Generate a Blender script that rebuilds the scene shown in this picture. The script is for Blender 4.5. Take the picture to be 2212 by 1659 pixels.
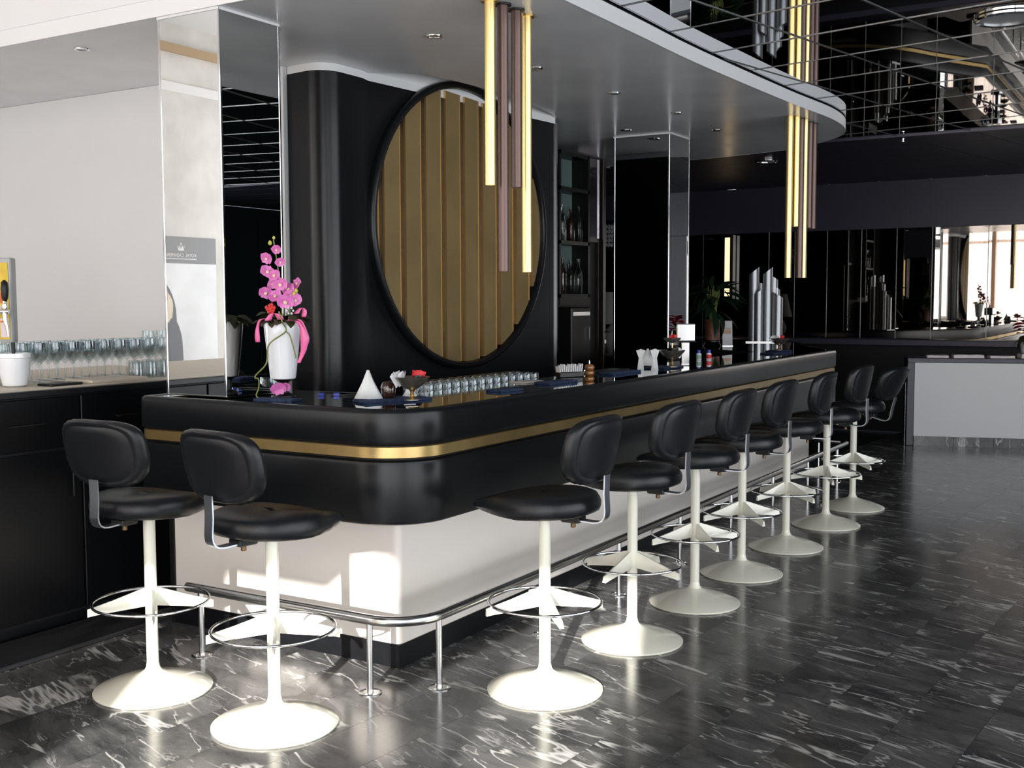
import bpy, math, random
from mathutils import Vector, Matrix, noise
random.seed(7)
PI = math.pi
scn = bpy.context.scene
COL = scn.collection
for o in list(bpy.data.objects):
    bpy.data.objects.remove(o)

# ------------------------------------------------------------------ camera
F_PX, PITCH, ROLL, YAW = 2420.7, 0.0747, -0.00322, 0.54328
cd = bpy.data.cameras.new('camera'); cam = bpy.data.objects.new('camera', cd); COL.objects.link(cam)
cd.sensor_fit = 'HORIZONTAL'; cd.sensor_width = 36.0; cd.lens = F_PX / 2212 * 36.0
cd.clip_start = 0.05; cd.clip_end = 200
_fw = Vector((-math.sin(YAW) * math.cos(PITCH), math.cos(YAW) * math.cos(PITCH), -math.sin(PITCH)))
_rt = Vector((math.cos(YAW), math.sin(YAW), 0)); _up = _rt.cross(_fw)
_r2 = _rt * math.cos(ROLL) + _up * math.sin(ROLL); _u2 = -_rt * math.sin(ROLL) + _up * math.cos(ROLL)
CAM = Vector((0, 0, 1.53))
cam.matrix_world = Matrix(((_r2.x, _u2.x, -_fw.x, CAM.x), (_r2.y, _u2.y, -_fw.y, CAM.y), (_r2.z, _u2.z, -_fw.z, CAM.z), (0, 0, 0, 1)))
scn.camera = cam

# ------------------------------------------------------------------ world, sun, daylight at the windows, exposure
w = bpy.data.worlds.new('world'); scn.world = w; w.use_nodes = True
w.node_tree.nodes['Background'].inputs[0].default_value = (0.82, 0.90, 1.0, 1)
w.node_tree.nodes['Background'].inputs[1].default_value = 2.0
SUN_AZ, SUN_EL = math.radians(20.4), math.radians(15.0)
sd = bpy.data.lights.new('sun', 'SUN'); sd.energy = 15.0; sd.angle = math.radians(0.5); sd.color = (1.0, 0.96, 0.90)
so = bpy.data.objects.new('sun', sd); COL.objects.link(so)
sun_dir = Vector((-math.sin(SUN_AZ) * math.cos(SUN_EL), math.cos(SUN_AZ) * math.cos(SUN_EL), -math.sin(SUN_EL)))
so.rotation_euler = sun_dir.to_track_quat('-Z', 'Y').to_euler(); so.location = (3, -9, 6)

def window_light(name, size, loc, rz, radiance, color):
    ld = bpy.data.lights.new(name, 'AREA'); ld.shape = 'RECTANGLE'; ld.size, ld.size_y = size
    ld.energy = radiance * PI * size[0] * size[1]; ld.color = color
    lo = bpy.data.objects.new(name, ld); COL.objects.link(lo); lo.location = loc; lo.rotation_euler = (PI / 2, 0, rz)
    return lo
YW = -2.5                                     # the window wall behind the camera
window_light('daylight_tall_windows', (5.8, 3.7), (-5.4, YW - 0.35, 2.0), 0, 5.8, (0.96, 0.97, 1.0))
window_light('daylight_low_windows', (6.6, 2.6), (1.0, YW - 0.35, 1.45), 0, 5.8, (0.95, 0.97, 1.0))
window_light('added_side_daylight', (10.6, 2.5), (4.85, 3.4, 1.45), PI / 2, 3.9, (0.95, 0.97, 1.0))  # added side light, brightens the far end and the right of the room

vs = scn.view_settings
scn.display_settings.display_device = 'sRGB'
vs.view_transform = 'Standard'; vs.look = 'None'; vs.exposure = 0.0; vs.gamma = 1.0; vs.use_curve_mapping = False
cy = scn.cycles
cy.use_denoising = True
cy.max_bounces = 10; cy.diffuse_bounces = 4; cy.glossy_bounces = 7; cy.transmission_bounces = 8; cy.transparent_max_bounces = 10
cy.caustics_reflective = False; cy.caustics_refractive = False
cy.sample_clamp_indirect = 6.0; cy.blur_glossy = 0.5

# ------------------------------------------------------------------ materials
MAT = {}
def mat(name, col=(0.5, 0.5, 0.5), rough=0.5, metal=0.0, spec=0.5, coat=0.0, coat_rough=0.05, trans=0.0, ior=1.45,
        var=0.0, vscale=8.0, bump=0.0, bscale=60.0, alpha=1.0, sheen=0.0, emit=None, estr=0.0, rvar=0.0, stretch=None, col2=None):
    m = bpy.data.materials.new(name); m.use_nodes = True
    nt = m.node_tree; b = nt.nodes['Principled BSDF']
    I = b.inputs
    I['Base Color'].default_value = (*col, 1); I['Roughness'].default_value = rough; I['Metallic'].default_value = metal
    I['Specular IOR Level'].default_value = spec; I['Coat Weight'].default_value = coat; I['Coat Roughness'].default_value = coat_rough
    I['Transmission Weight'].default_value = trans; I['IOR'].default_value = ior; I['Alpha'].default_value = alpha
    I['Sheen Weight'].default_value = sheen
    if emit: I['Emission Color'].default_value = (*emit, 1); I['Emission Strength'].default_value = estr
    if var or bump or rvar:
        tc = nt.nodes.new('ShaderNodeTexCoord'); mp = nt.nodes.new('ShaderNodeMapping')
        nt.links.new(tc.outputs['Object'], mp.inputs['Vector'])
        if stretch: mp.inputs['Scale'].default_value = stretch
    if var or rvar:
        n = nt.nodes.new('ShaderNodeTexNoise'); n.inputs['Scale'].default_value = vscale; n.inputs['Detail'].default_value = 5
        nt.links.new(mp.outputs['Vector'], n.inputs['Vector'])
        if var:
            mx = nt.nodes.new('ShaderNodeMix'); mx.data_type = 'RGBA'
            c2 = col2 or tuple(c * (1 + var) for c in col)
            c1 = col if col2 else tuple(c * (1 - var) for c in col)
            mx.inputs['A'].default_value = (*c1, 1); mx.inputs['B'].default_value = (*c2, 1)
            cr = nt.nodes.new('ShaderNodeMapRange'); cr.inputs['From Min'].default_value = 0.3; cr.inputs['From Max'].default_value = 0.7
            nt.links.new(n.outputs['Fac'], cr.inputs['Value']); nt.links.new(cr.outputs['Result'], mx.inputs['Factor'])
            nt.links.new(mx.outputs['Result'], I['Base Color'])
        if rvar:
            mr = nt.nodes.new('ShaderNodeMapRange'); mr.inputs['To Min'].default_value = max(0, rough - rvar); mr.inputs['To Max'].default_value = rough + rvar
            nt.links.new(n.outputs['Fac'], mr.inputs['Value']); nt.links.new(mr.outputs['Result'], I['Roughness'])
    if bump:
        n2 = nt.nodes.new('ShaderNodeTexNoise'); n2.inputs['Scale'].default_value = bscale; n2.inputs['Detail'].default_value = 4
        nt.links.new(mp.outputs['Vector'], n2.inputs['Vector'])
        bp = nt.nodes.new('ShaderNodeBump'); bp.inputs['Strength'].default_value = bump; bp.inputs['Distance'].default_value = 0.004
        nt.links.new(n2.outputs['Fac'], bp.inputs['Height']); nt.links.new(bp.outputs['Normal'], I['Normal'])
    MAT[name] = m
    return m

mat('white_paint', (0.75, 0.75, 0.75), 0.5, var=0.015, vscale=2)
mat('canopy_paint', (0.80, 0.81, 0.83), 0.24, spec=0.5, var=0.05, vscale=2.5, rvar=0.06)
mat('fascia_paint', (0.80, 0.80, 0.81), 0.30)
mat('concrete', (0.62, 0.61, 0.58), 0.7, var=0.12, vscale=3, bump=0.2, bscale=25)
mat('mirror', (0.86, 0.88, 0.88), 0.008, 1.0)
mat('ceiling_mirror', (0.74, 0.76, 0.78), 0.012, 1.0)
mat('bronze_mirror', (0.46, 0.43, 0.40), 0.012, 1.0)
mat('smoked_panel', (0.16, 0.15, 0.17), 0.10, 0.9)
mat('chrome', (0.82, 0.83, 0.85), 0.10, 1.0)
mat('strap_steel', (0.62, 0.66, 0.72), 0.30, 1.0)
mat('brushed_steel', (0.62, 0.62, 0.62), 0.22, 1.0, rvar=0.06, vscale=30, stretch=(1, 1, 6))
mat('runner_metal', (0.20, 0.20, 0.20), 0.4, 1.0)
mat('black_leatherette', (0.009, 0.010, 0.012), 0.36, spec=0.36, bump=0.06, bscale=400)
mat('bar_black', (0.007, 0.008, 0.0095), 0.30, spec=0.32, rvar=0.03, vscale=5)
mat('cabinet_black', (0.005, 0.0055, 0.0065), 0.30, spec=0.22)
mat('black_glass', (0.006, 0.006, 0.007), 0.03, spec=0.9, coat=1.0, coat_rough=0.01)
mat('black_matte', (0.007, 0.007, 0.008), 0.5, spec=0.3, var=0.2, vscale=4)
mat('panel_black', (0.008, 0.0085, 0.010), 0.26, spec=0.30, rvar=0.04, vscale=3)
mat('skirting_black', (0.005, 0.0055, 0.007), 0.35, spec=0.35, var=0.2, vscale=20)
mat('navy_black', (0.030, 0.029, 0.046), 0.40, var=0.1, vscale=2)
mat('navy_trim', (0.045, 0.042, 0.065), 0.35)
mat('dark_green_wall', (0.010, 0.022, 0.022), 0.4)
mat('dark_wood', (0.022, 0.015, 0.010), 0.35, var=0.4, vscale=6, stretch=(1, 8, 1))
mat('step_wood', (0.030, 0.031, 0.034), 0.35, var=0.5, vscale=6, stretch=(3, 0.6, 1))
mat('gold_band', (0.55, 0.39, 0.16), 0.33, 0.85, var=0.08, vscale=12)
mat('gold_tube', (0.80, 0.62, 0.27), 0.34, 0.9)
mat('brown_tube', (0.125, 0.080, 0.070), 0.38, 0.6)
mat('gold_board', (0.33, 0.235, 0.105), 0.38, 0.55, var=0.12, vscale=3, bump=0.08, bscale=90)
mat('gold_edge', (0.75, 0.46, 0.18), 0.3, 0.8)
mat('groove_brown', (0.10, 0.060, 0.040), 0.45, 0.3, var=0.15, vscale=4)
mat('cream_laminate', (0.82, 0.765, 0.71), 0.33, var=0.02, vscale=3)
mat('stool_enamel', (0.86, 0.84, 0.72), 0.18, spec=0.5, coat=0.4, coat_rough=0.08)
mat('brass', (0.62, 0.42, 0.16), 0.28, 1.0)
mat('rust_brass', (0.16, 0.10, 0.05), 0.45, 0.8, var=0.3, vscale=40)
mat('black_metal', (0.012, 0.012, 0.012), 0.4, 0.3)
mat('silver_paint', (0.36, 0.37, 0.38), 0.40, 0.7, rvar=0.04, vscale=20)
mat('dish_metal', (0.26, 0.24, 0.20), 0.38, 0.85, var=0.25, vscale=30)
mat('napkin_white', (0.86, 0.88, 0.87), 0.8)
mat('paper_white', (0.82, 0.82, 0.83), 0.6)
mat('paper_red', (0.80, 0.045, 0.05), 0.5)
mat('paper_black', (0.012, 0.012, 0.013), 0.45)
mat('navy_cloth', (0.022, 0.040, 0.095), 0.85, var=0.45, vscale=60, bump=0.6, bscale=250)
mat('amber_dark', (0.030, 0.012, 0.006), 0.12, spec=0.6, coat=0.5)
mat('glass', (1, 1, 1), 0.0, trans=1.0, ior=1.45)
mat('glass_dark', (0.05, 0.07, 0.05), 0.03, trans=0.6, ior=1.5)
mat('cabinet_pane', (0.30, 0.42, 0.40), 0.25)  # even grey-green colour for the bottle cabinet's back pane
mat('porcelain', (0.86, 0.88, 0.91), 0.10, coat=0.5)
mat('beige_board', (0.62, 0.55, 0.45), 0.5, var=0.05)
mat('wood_turned', (0.30, 0.12, 0.035), 0.22, coat=0.5, var=0.15, vscale=20)
mat('orchid', (0.62, 0.10, 0.42), 0.55, var=0.35, vscale=25, col2=(0.80, 0.30, 0.62))
mat('orchid_throat', (0.85, 0.62, 0.45), 0.5)
mat('orchid_bud', (0.55, 0.55, 0.10), 0.5)
mat('berry_red', (0.60, 0.035, 0.03), 0.4)
mat('stem_green', (0.20, 0.22, 0.06), 0.5)
mat('leaf_olive', (0.045, 0.050, 0.018), 0.5, var=0.3, vscale=15)
mat('leaf_dark', (0.007, 0.022, 0.010), 0.32, var=0.3, vscale=20)
mat('ribbon_pink', (0.85, 0.15, 0.38), 0.28)
mat('soil', (0.03, 0.02, 0.012), 0.9)
mat('copper_pot', (0.22, 0.09, 0.055), 0.45, var=0.3, vscale=25)
mat('cable_black', (0.012, 0.012, 0.012), 0.4)
mat('blue_plastic', (0.02, 0.05, 0.45), 0.35)
mat('green_print', (0.25, 0.45, 0.33), 0.4)
mat('linen_pale', (0.90, 0.84, 0.80), 0.8, bump=0.2, bscale=60)
mat('counter_white', (0.84, 0.85, 0.86), 0.35)
mat('poinsettia_red', (0.42, 0.012, 0.03), 0.5)
mat('lamp_shade', (0.30, 0.29, 0.27), 0.7)
mat('crystal', (0.9, 0.93, 0.95), 0.02, trans=0.7, ior=1.6, coat=1.0)
mat('lens', (0.62, 0.62, 0.60), 0.25)
mat('lamp_lens_warm', (0.75, 0.62, 0.42), 0.2)
mat('glowing_brass', (0.9, 0.6, 0.3), 0.4, emit=(1.0, 0.72, 0.38), estr=1.6)  # emission gives the brass strip a glow, it is no lamp
mat('ceiling_disc', (0.20, 0.21, 0.22), 0.4)
mat('poster_grey', (0.22, 0.23, 0.24), 0.5)
mat('poster_pale', (0.72, 0.74, 0.76), 0.5, var=0.12, vscale=2)
mat('skin_tone', (0.62, 0.40, 0.30), 0.55)
mat('cream_cloth_print', (0.72, 0.64, 0.50), 0.6)
mat('hair_print', (0.16, 0.17, 0.19), 0.6)
mat('tap_yellow', (0.72, 0.50, 0.03), 0.4, var=0.25, vscale=12)
mat('tap_orange', (0.65, 0.12, 0.02), 0.4)
mat('label_pink', (0.80, 0.70, 0.76), 0.5)
mat('grey_frame', (0.42, 0.43, 0.44), 0.4)
mat('tan_trim', (0.42, 0.30, 0.18), 0.5)
mat('window_frame_paint', (0.45, 0.33, 0.24), 0.5)

def curtain_material():
    m = bpy.data.materials.new('sheer_curtain'); m.use_nodes = True; nt = m.node_tree
    nt.nodes.remove(nt.nodes['Principled BSDF']); out = nt.nodes['Material Output']
    tl = nt.nodes.new('ShaderNodeBsdfTranslucent'); tl.inputs[0].default_value = (0.92, 0.80, 0.70, 1)
    df = nt.nodes.new('ShaderNodeBsdfDiffuse'); df.inputs[0].default_value = (0.85, 0.75, 0.65, 1)
    tr = nt.nodes.new('ShaderNodeBsdfTransparent'); tr.inputs[0].default_value = (1, 0.95, 0.9, 1)
    a = nt.nodes.new('ShaderNodeMixShader'); a.inputs[0].default_value = 0.35
    b = nt.nodes.new('ShaderNodeMixShader'); b.inputs[0].default_value = 0.30
    nt.links.new(tl.outputs[0], a.inputs[1]); nt.links.new(df.outputs[0], a.inputs[2])
    nt.links.new(a.outputs[0], b.inputs[1]); nt.links.new(tr.outputs[0], b.inputs[2]); nt.links.new(b.outputs[0], out.inputs[0])
    MAT['sheer_curtain'] = m
curtain_material()
def thin_glass():
    m = bpy.data.materials.new('thin_glass'); m.use_nodes = True; nt = m.node_tree
    nt.nodes.remove(nt.nodes['Principled BSDF']); out = nt.nodes['Material Output']
    tr = nt.nodes.new('ShaderNodeBsdfTransparent'); tr.inputs[0].default_value = (0.86, 0.89, 0.89, 1)
    gl = nt.nodes.new('ShaderNodeBsdfGlossy'); gl.inputs['Roughness'].default_value = 0.03; gl.inputs[0].default_value = (0.95, 0.97, 1, 1)
    lw = nt.nodes.new('ShaderNodeLayerWeight'); lw.inputs['Blend'].default_value = 0.30
    mr = nt.nodes.new('ShaderNodeMapRange'); mr.inputs['To Min'].default_value = 0.04; mr.inputs['To Max'].default_value = 0.50
    mx_ = nt.nodes.new('ShaderNodeMixShader'); nt.links.new(lw.outputs['Facing'], mr.inputs['Value']); nt.links.new(mr.outputs[0], mx_.inputs[0])
    nt.links.new(tr.outputs[0], mx_.inputs[1]); nt.links.new(gl.outputs[0], mx_.inputs[2]); nt.links.new(mx_.outputs[0], out.inputs[0]); MAT['thin_glass'] = m
thin_glass()

def marble_material(name, gloss):
    m = bpy.data.materials.new(name); m.use_nodes = True; nt = m.node_tree; N = nt.nodes; Lk = nt.links
    b = N['Principled BSDF']
    ge = N.new('ShaderNodeNewGeometry'); oi = N.new('ShaderNodeObjectInfo')
    rnd = N.new('ShaderNodeMath'); rnd.operation = 'ADD'
    Lk.new(oi.outputs['Random'], rnd.inputs[0]); Lk.new(ge.outputs['Random Per Island'], rnd.inputs[1])
    off = N.new('ShaderNodeVectorMath'); off.operation = 'SCALE'; off.inputs[0].default_value = (31.0, 17.0, 9.0); Lk.new(rnd.outputs[0], off.inputs['Scale'])
    rot = N.new('ShaderNodeMapping'); rot.inputs['Rotation'].default_value = (0, 0, math.radians(19)); Lk.new(ge.outputs['Position'], rot.inputs['Vector'])
    add = N.new('ShaderNodeVectorMath'); add.operation = 'ADD'; Lk.new(rot.outputs[0], add.inputs[0]); Lk.new(off.outputs[0], add.inputs[1])
    def noisetex(scale, detail, dist, stretch, rough=0.55):
        mp = N.new('ShaderNodeMapping'); mp.inputs['Scale'].default_value = stretch; Lk.new(add.outputs[0], mp.inputs['Vector'])
        n = N.new('ShaderNodeTexNoise'); n.inputs['Scale'].default_value = scale; n.inputs['Detail'].default_value = detail
        n.inputs['Distortion'].default_value = dist; n.inputs['Roughness'].default_value = rough
        Lk.new(mp.outputs[0], n.inputs['Vector']); return n.outputs['Fac']
    def vein(fac, width, power):
        s = N.new('ShaderNodeMath'); s.operation = 'SUBTRACT'; s.inputs[1].default_value = 0.5; Lk.new(fac, s.inputs[0])
        a = N.new('ShaderNodeMath'); a.operation = 'ABSOLUTE'; Lk.new(s.outputs[0], a.inputs[0])
        r = N.new('ShaderNodeMapRange'); r.inputs['From Min'].default_value = 0; r.inputs['From Max'].default_value = width
        r.inputs['To Min'].default_value = 1; r.inputs['To Max'].default_value = 0; Lk.new(a.outputs[0], r.inputs['Value'])
        p = N.new('ShaderNodeMath'); p.operation = 'POWER'; p.inputs[1].default_value = power; Lk.new(r.outputs[0], p.inputs[0]); return p.outputs[0]
    def ramp(fac, lo, hi):
        r = N.new('ShaderNodeMapRange'); r.inputs['From Min'].default_value = lo; r.inputs['From Max'].default_value = hi; Lk.new(fac, r.inputs['Value']); return r.outputs[0]
    def mul(a, c):
        x = N.new('ShaderNodeMath'); x.operation = 'MULTIPLY'; Lk.new(a, x.inputs[0])
        if isinstance(c, float): x.inputs[1].default_value = c
        else: Lk.new(c, x.inputs[1])
        return x.outputs[0]
    def mx(a, c):
        x = N.new('ShaderNodeMath'); x.operation = 'MAXIMUM'; Lk.new(a, x.inputs[0]); Lk.new(c, x.inputs[1]); return x.outputs[0]
    v1 = mul(vein(noisetex(0.85, 4, 0.35, (1.0, 4.8, 1), 0.52), 0.013, 0.8), ramp(noisetex(1.3, 3, 0.3, (1, 2.2, 1)), 0.45, 0.53))
    v2 = mul(vein(noisetex(1.7, 4, 0.4, (1.0, 4.4, 1), 0.52), 0.013, 0.7), ramp(noisetex(1.9, 3, 0.2, (1, 2.0, 1)), 0.50, 0.58))
    v3 = mul(mul(vein(noisetex(4.2, 4, 0.5, (1.0, 4.0, 1)), 0.018, 0.8), ramp(noisetex(2.6, 2, 0.2, (1, 2, 1)), 0.52, 0.64)), 0.40)
    veins = mx(mx(v1, mul(v2, 0.8)), v3)
    cloud = noisetex(2.6, 9, 0.5, (1.0, 2.2, 1), 0.70)
    c0 = N.new('ShaderNodeMix'); c0.data_type = 'RGBA'; c0.inputs['A'].default_value = (0.044, 0.045, 0.047, 1); c0.inputs['B'].default_value = (0.165, 0.163, 0.162, 1)
    Lk.new(ramp(cloud, 0.36, 0.68), c0.inputs['Factor'])
    tone = N.new('ShaderNodeMapRange'); tone.inputs['To Min'].default_value = 0.85; tone.inputs['To Max'].default_value = 1.15
    fr = N.new('ShaderNodeMath'); fr.operation = 'FRACT'; Lk.new(rnd.outputs[0], fr.inputs[0]); Lk.new(fr.outputs[0], tone.inputs['Value'])
    c1 = N.new('ShaderNodeVectorMath'); c1.operation = 'SCALE'; Lk.new(c0.outputs['Result'], c1.inputs[0]); Lk.new(tone.outputs[0], c1.inputs['Scale'])
    c2 = N.new('ShaderNodeMix'); c2.data_type = 'RGBA'; c2.inputs['B'].default_value = (0.66, 0.655, 0.64, 1)
    Lk.new(c1.outputs[0], c2.inputs['A']); Lk.new(veins, c2.inputs['Factor'])
    Lk.new(c2.outputs['Result'], b.inputs['Base Color'])
    rr = N.new('ShaderNodeMapRange'); rr.inputs['To Min'].default_value = gloss * 0.75; rr.inputs['To Max'].default_value = gloss * 1.35
    Lk.new(cloud, rr.inputs['Value']); Lk.new(rr.outputs[0], b.inputs['Roughness'])
    b.inputs['Specular IOR Level'].default_value = 0.55
    MAT[name] = m
marble_material('marble', 0.17)

# ------------------------------------------------------------------ mesh helpers
class MB:
    """collects vertices and faces, then links them as ONE mesh object"""
    def __init__(s): s.v = []; s.f = []
    def add(s, v, f):
        n = len(s.v); s.v += [tuple(p) for p in v]; s.f += [tuple(i + n for i in q) for q in f]; return s
    def box(s, x0, x1, y0, y1, z0, z1):
        return s.add([(x0, y0, z0), (x1, y0, z0), (x1, y1, z0), (x0, y1, z0), (x0, y0, z1), (x1, y0, z1), (x1, y1, z1), (x0, y1, z1)],
                     [(0, 3, 2, 1), (4, 5, 6, 7), (0, 1, 5, 4), (1, 2, 6, 5), (2, 3, 7, 6), (3, 0, 4, 7)])
    def bevbox(s, x0, x1, y0, y1, z0, z1, b):
        """box with chamfered vertical and horizontal edges"""
        v = []; f = []
        for z, ins in ((z0, b), (z0 + b, 0), (z1 - b, 0), (z1, b)):
            a0, a1, c0, c1 = x0 + ins, x1 - ins, y0 + ins, y1 - ins
            v += [(a0 + b, c0, z), (a1 - b, c0, z), (a1, c0 + b, z), (a1, c1 - b, z), (a1 - b, c1, z), (a0 + b, c1, z), (a0, c1 - b, z), (a0, c0 + b, z)]
        for k in range(3):
            for i in range(8):
                j = (i + 1) % 8; f.append((k * 8 + i, k * 8 + j, k * 8 + 8 + j, k * 8 + 8 + i))
        f.append(tuple(reversed(range(8)))); f.append(tuple(range(24, 32)))
        return s.add(v, f)
    def prism(s, poly, z0, z1):
        """ccw polygon in plan, extruded"""
        n = len(poly)
        v = [(x, y, z0) for x, y in poly] + [(x, y, z1) for x, y in poly]
        f = [tuple(reversed(range(n))), tuple(range(n, 2 * n))] + [(i, (i + 1) % n, n + (i + 1) % n, n + i) for i in range(n)]
        return s.add(v, f)
    def lathe(s, prof, n=24, c=(0, 0, 0), cap0=True, cap1=True, ripple=None):
        v = []; f = []
        for k, (r, z) in enumerate(prof):
            for i in range(n):
                a = 2 * PI * i / n; rr = r * (ripple(a, k) if ripple else 1)
                v.append((c[0] + rr * math.cos(a), c[1] + rr * math.sin(a), c[2] + z))
        for k in range(len(prof) - 1):
            for i in range(n):
                j = (i + 1) % n; f.append((k * n + i, k * n + j, k * n + n + j, k * n + n + i))
        if cap0: f.append(tuple(reversed(range(n))))
        if cap1: f.append(tuple(range((len(prof) - 1) * n, len(prof) * n)))
        return s.add(v, f)
    def tube(s, pts, r, n=10, cap=True, closed=False):
        pts = [Vector(p) for p in pts]; m = len(pts); v = []; f = []
        rs = r if isinstance(r, (list, tuple)) else [r] * m
        up = None
        for k, p in enumerate(pts):
            if closed: t = pts[(k + 1) % m] - pts[k - 1]
            else: t = pts[min(k + 1, m - 1)] - pts[max(k - 1, 0)]
            t.normalize()
            if up is None:
                a = Vector((0, 0, 1)) if abs(t.z) < 0.9 else Vector((1, 0, 0)); up = (a - t * a.dot(t)).normalized()
            else:
                up = (up - t * up.dot(t)).normalized()
            sd_ = t.cross(up)
            for i in range(n):
                a = 2 * PI * i / n; v.append(p + (up * math.cos(a) + sd_ * math.sin(a)) * rs[k])
        for k in range(m if closed else m - 1):
            kk = (k + 1) % m
            for i in range(n):
                j = (i + 1) % n; f.append((k * n + i, kk * n + i, kk * n + j, k * n + j))
        if cap and not closed: f.append(tuple(range(n))); f.append(tuple(reversed(range((m - 1) * n, m * n))))
        return s.add(v, f)
    def strip(s, path, prof, closed_prof=True, caps=True):
        """profile points (inset, z) swept along a plan path; inset is measured to the left of the direction of travel"""
        nrm = []
        m = len(path)
        for k in range(m):
            a = Vector(path[max(k - 1, 0)]); b_ = Vector(path[k]); c = Vector(path[min(k + 1, m - 1)])
            d1 = (b_ - a).normalized() if k > 0 else (c - b_).normalized()
            d2 = (c - b_).normalized() if k < m - 1 else d1
            n1 = Vector((-d1.y, d1.x)); n2 = Vector((-d2.y, d2.x)); nn = (n1 + n2).normalized(); nn /= max(0.3, nn.dot(n1)); nrm.append(nn)
        P = len(prof); v = []; f = []
        for k in range(m):
            for (i_, z) in prof:
                q = Vector(path[k]) + nrm[k] * i_; v.append((q.x, q.y, z))
        for k in range(m - 1):
            for i in range(P if closed_prof else P - 1):
                j = (i + 1) % P; f.append((k * P + i, k * P + j, (k + 1) * P + j, (k + 1) * P + i))
        if caps and closed_prof: f.append(tuple(reversed(range(P)))); f.append(tuple(range((m - 1) * P, m * P)))
        return s.add(v, f)
    def xf(s, M):
        s.v = [tuple(M @ Vector(p)) for p in s.v]; return s
    def mesh(s, name, smooth=None):
        me = bpy.data.meshes.new(name); me.from_pydata(s.v, [], s.f); me.validate()
        import bmesh
        bm = bmesh.new(); bm.from_mesh(me); bmesh.ops.recalc_face_normals(bm, faces=bm.faces); bm.to_mesh(me); bm.free()
        if smooth is not None:
            me.polygons.foreach_set('use_smooth', [True] * len(me.polygons)); me.set_sharp_from_angle(angle=math.radians(smooth))
        return me
    def build(s, name, material, parent=None, smooth=None, loc=None):
        me = s.mesh(name, smooth); me.materials.append(MAT[material])
        return link(name, me, parent, loc)

def link(name, me, parent=None, loc=None):
    o = bpy.data.objects.new(name, me); COL.objects.link(o)
    if parent: o.parent = parent
    if loc: o.location = loc
    return o
def tag(o, label=None, cat=None, group=None, kind=None):
    if label: o['label'] = label
    if cat: o['category'] = cat
    if group: o['group'] = group
    if kind: o['kind'] = kind
    return o
def empty(name, loc=(0, 0, 0), rz=0.0):
    o = bpy.data.objects.new(name, None); COL.objects.link(o); o.location = loc; o.rotation_euler = (0, 0, rz); o.empty_display_size = 0.05
    return o
def copy_tree(o, parent=None):
    c = o.copy(); COL.objects.link(c)
    if parent: c.parent = parent
    for ch in [x for x in bpy.data.objects if x.parent == o]: copy_tree(ch, c)
    return c
def struct(o): o['kind'] = 'structure'; return o
def arc(cx, cy, r, a0, a1, n=8):
    return [(cx + r * math.cos(math.radians(a0 + (a1 - a0) * k / n)), cy + r * math.sin(math.radians(a0 + (a1 - a0) * k / n))) for k in range(n + 1)]
def clip_poly(poly, a, b, c):
    """keep the side a*x+b*y<=c"""
    out = []
    for i in range(len(poly)):
        p, q = poly[i], poly[(i + 1) % len(poly)]
        dp, dq = a * p[0] + b * p[1] - c, a * q[0] + b * q[1] - c
        if dp <= 0: out.append(p)
        if dp * dq < 0:
            t = dp / (dp - dq); out.append((p[0] + (q[0] - p[0]) * t, p[1] + (q[1] - p[1]) * t))
    return out
def inside(poly, x, y):
    r = False; n = len(poly)
    for i in range(n):
        x1, y1 = poly[i]; x2, y2 = poly[(i + 1) % n]
        if (y1 > y) != (y2 > y) and x < (x2 - x1) * (y - y1) / (y2 - y1) + x1: r = not r
    return r
def catmull(pts, n=6):
    out = []
    for i in range(len(pts) - 1):
        p0, p1, p2, p3 = pts[max(i - 1, 0)], pts[i], pts[i + 1], pts[min(i + 2, len(pts) - 1)]
        for k in range(n):
            t = k / n
            out.append(tuple(0.5 * (2 * p1[d] + (p2[d] - p0[d]) * t + (2 * p0[d] - 5 * p1[d] + 4 * p2[d] - p3[d]) * t * t + (3 * p1[d] - p0[d] - 3 * p2[d] + p3[d]) * t ** 3) for d in range(len(p1))))
    out.append(tuple(pts[-1])); return out
def in_view(p):
    """image area scale of a point seen by the camera, 0 when outside the frame"""
    d = Vector(p) - CAM; z = d.dot(_fw)
    if z < 0.2: return 0
    x = 1106 + F_PX * d.dot(_r2) / z; y = 829.5 - F_PX * d.dot(_u2) / z
    return 1 / z ** 3 if -60 < x < 2272 and -60 < y < 1719 else 0

# ================================================================== STRUCTURE
RX0, RX1, RY1 = -8.5, 4.5, 13.4
ZC, ZS, ZH = 2.88, 2.794, 4.2
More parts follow.
